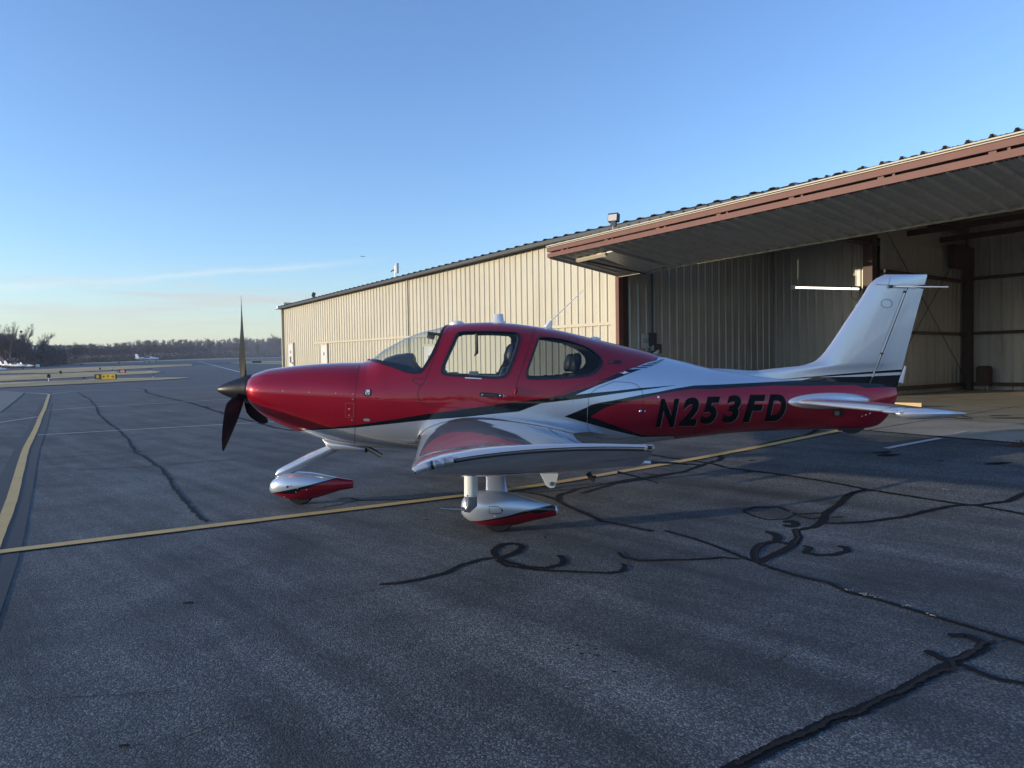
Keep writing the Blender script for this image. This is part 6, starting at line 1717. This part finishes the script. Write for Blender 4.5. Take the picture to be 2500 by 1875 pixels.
u, z = roof_pt(902); MB().lathe([(z - .01, .018), (z + .012, .016), (z + .02, .006)], (u, 0, 0), 'z', 10).build('temperature_probe', M['matte_black'], plane)

# ---- nose gear
NF = [  # station px, top y, bottom y, half width
 (658, 1190, 1196, .012), (661, 1178, 1203, .055), (668, 1171, 1208, .085), (680, 1163, 1214, .115), (700, 1156, 1220, .135), (725, 1152.8, 1223, .14), (750, 1153.5, 1222, .135), (770, 1156, 1217.5, .12), (800, 1161.5, 1208, .095), (830, 1167, 1198, .065), (850, 1169.8, 1194.5, .045), (862.5, 1172, 1191.5, .035)]
def fairing(st, v0, m, name, parent, slant=None):
    b = MB(); rings = []
    for px, yt, yb, w in st:
        u, zt = B(px, yt, v0 + w * .3); _, zb2 = B(px, yb, v0 + w * .5); zc = (zt + zb2) / 2; h = (zt - zb2) / 2
        ring = []
        for k in range(24):
            t = 2 * math.pi * k / 24; c, s_ = math.cos(t), math.sin(t); n = 2.3
            ring.append(Vector((u + (slant * s_ if slant else 0), -v0 - w * (abs(c) ** (2 / n)) * (1 if c > 0 else -1), zc + h * (abs(s_) ** (2 / n)) * (1 if s_ > 0 else -1))))
        rings.append(ring)
    b.loft(rings); return b.build(name, m, parent, smooth=60)
def L2(pts, v): return [B(x, y, v) for x, y in pts]
nA = L2([(650, 1209), (665, 1204.5), (721, 1192.3), (780, 1178), (831, 1167), (870, 1160)], .13)
nB = L2([(650, 1209), (665, 1206), (700, 1206.5), (722, 1205), (736, 1196), (780, 1183.5), (800, 1177), (831, 1168), (870, 1160)], .13)
M['nose_livery'] = paint('nose_fairing_paint', [('black', None, ex(nA, nA[0][0], nA[-1][0]), (nA[0][0], nA[-1][0])), ('red', None, ex(nB, nB[0][0], nB[-1][0]), (nB[0][0], nB[-1][0]))])
nosef = fairing(NF, 0.0, M['nose_livery'], 'nose_wheel_fairing', plane)
wu, wz = B(735, 1203, .0); gz = .004
def wheel(u, v, r, w, name='wheel'):
    b = MB(); b.lathe([(-w / 2, r * .72), (-w / 2, r * .90), (-w * .32, r * .985), (0, r), (w * .32, r * .985), (w / 2, r * .90), (w / 2, r * .72)], (u, -v, 0), 'y', 32); o = b.build(name, M['rubber'], plane, smooth=50)
    o.location.z = r - .006
    MB().lathe([(-w / 2 + .01, r * .2), (-w / 2 + .005, r * .72), (w / 2 - .005, r * .72), (w / 2 - .01, r * .2)], (u, -v, 0), 'y', 24).build('rim', M['galv'], o, smooth=40); return o
wheel(wu, 0, .165, .13)
q = [stud_ for stud_ in ()]
def nstud(px, py, r, m, name, par, v):
    u, z = B(px, py, v); return MB().lathe([(0, r), (-.004, r * .7)], (u, -v, z), 'y', 10).build(name, m, par)
nstud(701.5, 1188.6, .014, M['dark_grey'], 'access_plug', nosef, .137); nstud(710, 1186.5, .006, M['matte_black'], 'fastener', nosef, .138)
for q_ in ((722.5, 1201.5), (726, 1192.5), (748.5, 1195.5), (694, 1213)): nstud(*q_, .005, M['decal_white'], 'fastener', nosef, .139 if q_[0] > 700 else .125)
# strut: a flat leg raked forward from the belly
def sect_leg(px, py, w, h, v=0): u, z = B(px, py, v); return u, z
b = MB(); rings = []
for (x, y, w, h) in ((676, 1160, .030, .025), (682, 1156.5, .040, .048), (700, 1148, .042, .056), (760, 1118, .044, .060), (815, 1092.5, .046, .066), (830, 1085, .05, .075), (836, 1072, .055, .11)):
    u, z = B(x, y); d_ = Vector((.43, 0, .90)) if x > 700 or True else None
    n = Vector((-.455, 0, .89)) if x < 815 else Vector((-.9, 0, .45)); rings.append([Vector((u, 0, z)) + n * math.sin(t) * h + Vector((0, math.cos(t) * w, 0)) for t in np.linspace(0, 2 * math.pi, 19)[:-1]])
b.loft(rings); b.build('nose_gear_strut', M['silver'], plane, smooth=50)
b = MB(); u, z = B(676, 1166); b.tube([(u, 0, z + .02), (u + .03, 0, z - .05)], [.022, .022], 10); b.build('fork_pivot', M['silver'], nosef, smooth=50)
b = MB(); rings = []
for (x, yt, yb, w) in ((790, 1064, 1076, .10), (800, 1066, 1090, .14), (815, 1068, 1098, .17), (850, 1072, 1099, .20), (880, 1078, 1103, .20), (895, 1082, 1104, .18)):
    u, zt = B(x, yt); _, zb2 = B(x, yb); rings.append([Vector((u, math.cos(t) * w, (zt + zb2) / 2 + math.sin(t) * (zt - zb2) / 2)) for t in np.linspace(0, 2 * math.pi, 21)[:-1]])
b.loft(rings); b.build('belly_outlet', M['silver'], cowl, smooth=60)
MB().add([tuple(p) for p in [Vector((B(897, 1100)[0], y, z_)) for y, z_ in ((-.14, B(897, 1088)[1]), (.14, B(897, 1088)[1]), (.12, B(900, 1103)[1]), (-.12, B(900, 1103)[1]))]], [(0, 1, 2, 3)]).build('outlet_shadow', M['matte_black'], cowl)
for v in (.10, -.10):
    u, z = B(900, 1095, v); u2, z2 = B(931, 1113, v); MB().tube([(u - .05, -v, z + .03), (u, -v, z), (u2, -v, z2)], .028, 12).build('exhaust_pipe', M['steel'], plane, smooth=50)
    MB().lathe([(0, .022), (.001, .022)], (u2 + .002, -v, z2), 'x', 10).build('pipe_mouth', M['matte_black'], plane)

# ---- main gear
MF = [(1124.5, 1240, 1246, .012), (1127, 1226, 1256, .05), (1133, 1216, 1265, .085), (1145, 1206.5, 1274, .115), (1165, 1201, 1284, .14), (1190, 1198.5, 1288, .145), (1215, 1199, 1289, .14), (1240, 1202, 1287, .125), (1270, 1211, 1281, .10), (1300, 1220.5, 1273, .078), (1330, 1228.5, 1266, .055), (1348, 1233, 1262, .042), (1360, 1236, 1259.5, .035)]
GV = 1.64
mA = L2([(1120, 1280), (1151, 1276.6), (1230, 1262), (1300, 1249), (1360, 1238.5)], GV + .14)
mB = L2([(1120, 1286), (1151, 1279), (1230, 1266), (1300, 1254), (1310, 1259), (1362, 1251)], GV + .14)
M['main_livery'] = paint('main_fairing_paint', [('black', None, ex(mA, mA[0][0], mA[-1][0]), (mA[0][0], mA[-1][0])), ('red', None, ex(mB, mB[0][0], mB[-1][0]), (mB[0][0], mB[-1][0]))])
mfL = fairing(MF, GV, M['main_livery'], 'main_wheel_fairing', plane)
mfR = mfL.copy(); mfR.data = mfL.data.copy(); COL.objects.link(mfR)
for v in mfR.data.vertices: v.co.y *= -1
mfR.data.flip_normals()
wu2, _ = B(1216, 1270, GV)
wheel(wu2, GV, .165, .15); wheel(wu2, -GV, .165, .15)
lgu = B(1211, 1190, GV - .08)[0]
for sd_ in (1, -1):
    b = MB(); rings = []; LP_ = [(.325, GV, .135), (.345, GV - .003, .112), (.38, GV - .018, .098), (.46, GV - .07, .092), (.56, GV - .16, .093), (.68, GV - .30, .10), (.84, GV - .5, .11)]
    for i, (z, v, c) in enumerate(LP_):
        z0_, v0_, _ = LP_[max(i - 1, 0)]; z1_, v1_, _ = LP_[min(i + 1, len(LP_) - 1)]; d_ = Vector((0, -(v1_ - v0_) * sd_, z1_ - z0_)).normalized(); e2 = d_.cross(Vector((1, 0, 0)))
        rings.append([Vector((lgu + math.cos(t) * c, -v * sd_, z)) + e2 * math.sin(t) * .024 for t in np.linspace(0, 2 * math.pi, 21)[:-1]])
    b.loft(rings); b.build('main_gear_leg', M['silver'], plane, smooth=50)
lid = []
for x, y in ((1194.5, 1236), (1215, 1236.5), (1226, 1243), (1228, 1248), (1222, 1253), (1200, 1254), (1194, 1252)):
    u, z = B(x, y, GV + .145); lid.append((Vector((u, -(GV + .147), z)), Vector((0, -1, 0))))
srib(lid, .005, M['seam'], 'tyre_valve_door', mfL, False, True, .001)
nstud(1209.5, 1261, .010, M['galv'], 'jack_stud', mfL, GV + .143); nstud(1225, 1246, .008, M['matte_black'], 'fastener', mfL, GV + .145)
pts = []
for x, y in ((1235, 1259), (1290, 1246), (1352, 1235.5)):
    u, z = B(x, y, GV + .09); pts.append((Vector((u, -(GV + float(np.interp(x, [1215, 1240, 1270, 1300, 1330, 1348], [.14, .125, .10, .078, .055, .042])) + .001), z)), Vector((0, -1, 0))))
srib(pts, .006, M['black'], 'pin_stripe', mfL, False, False, .001)
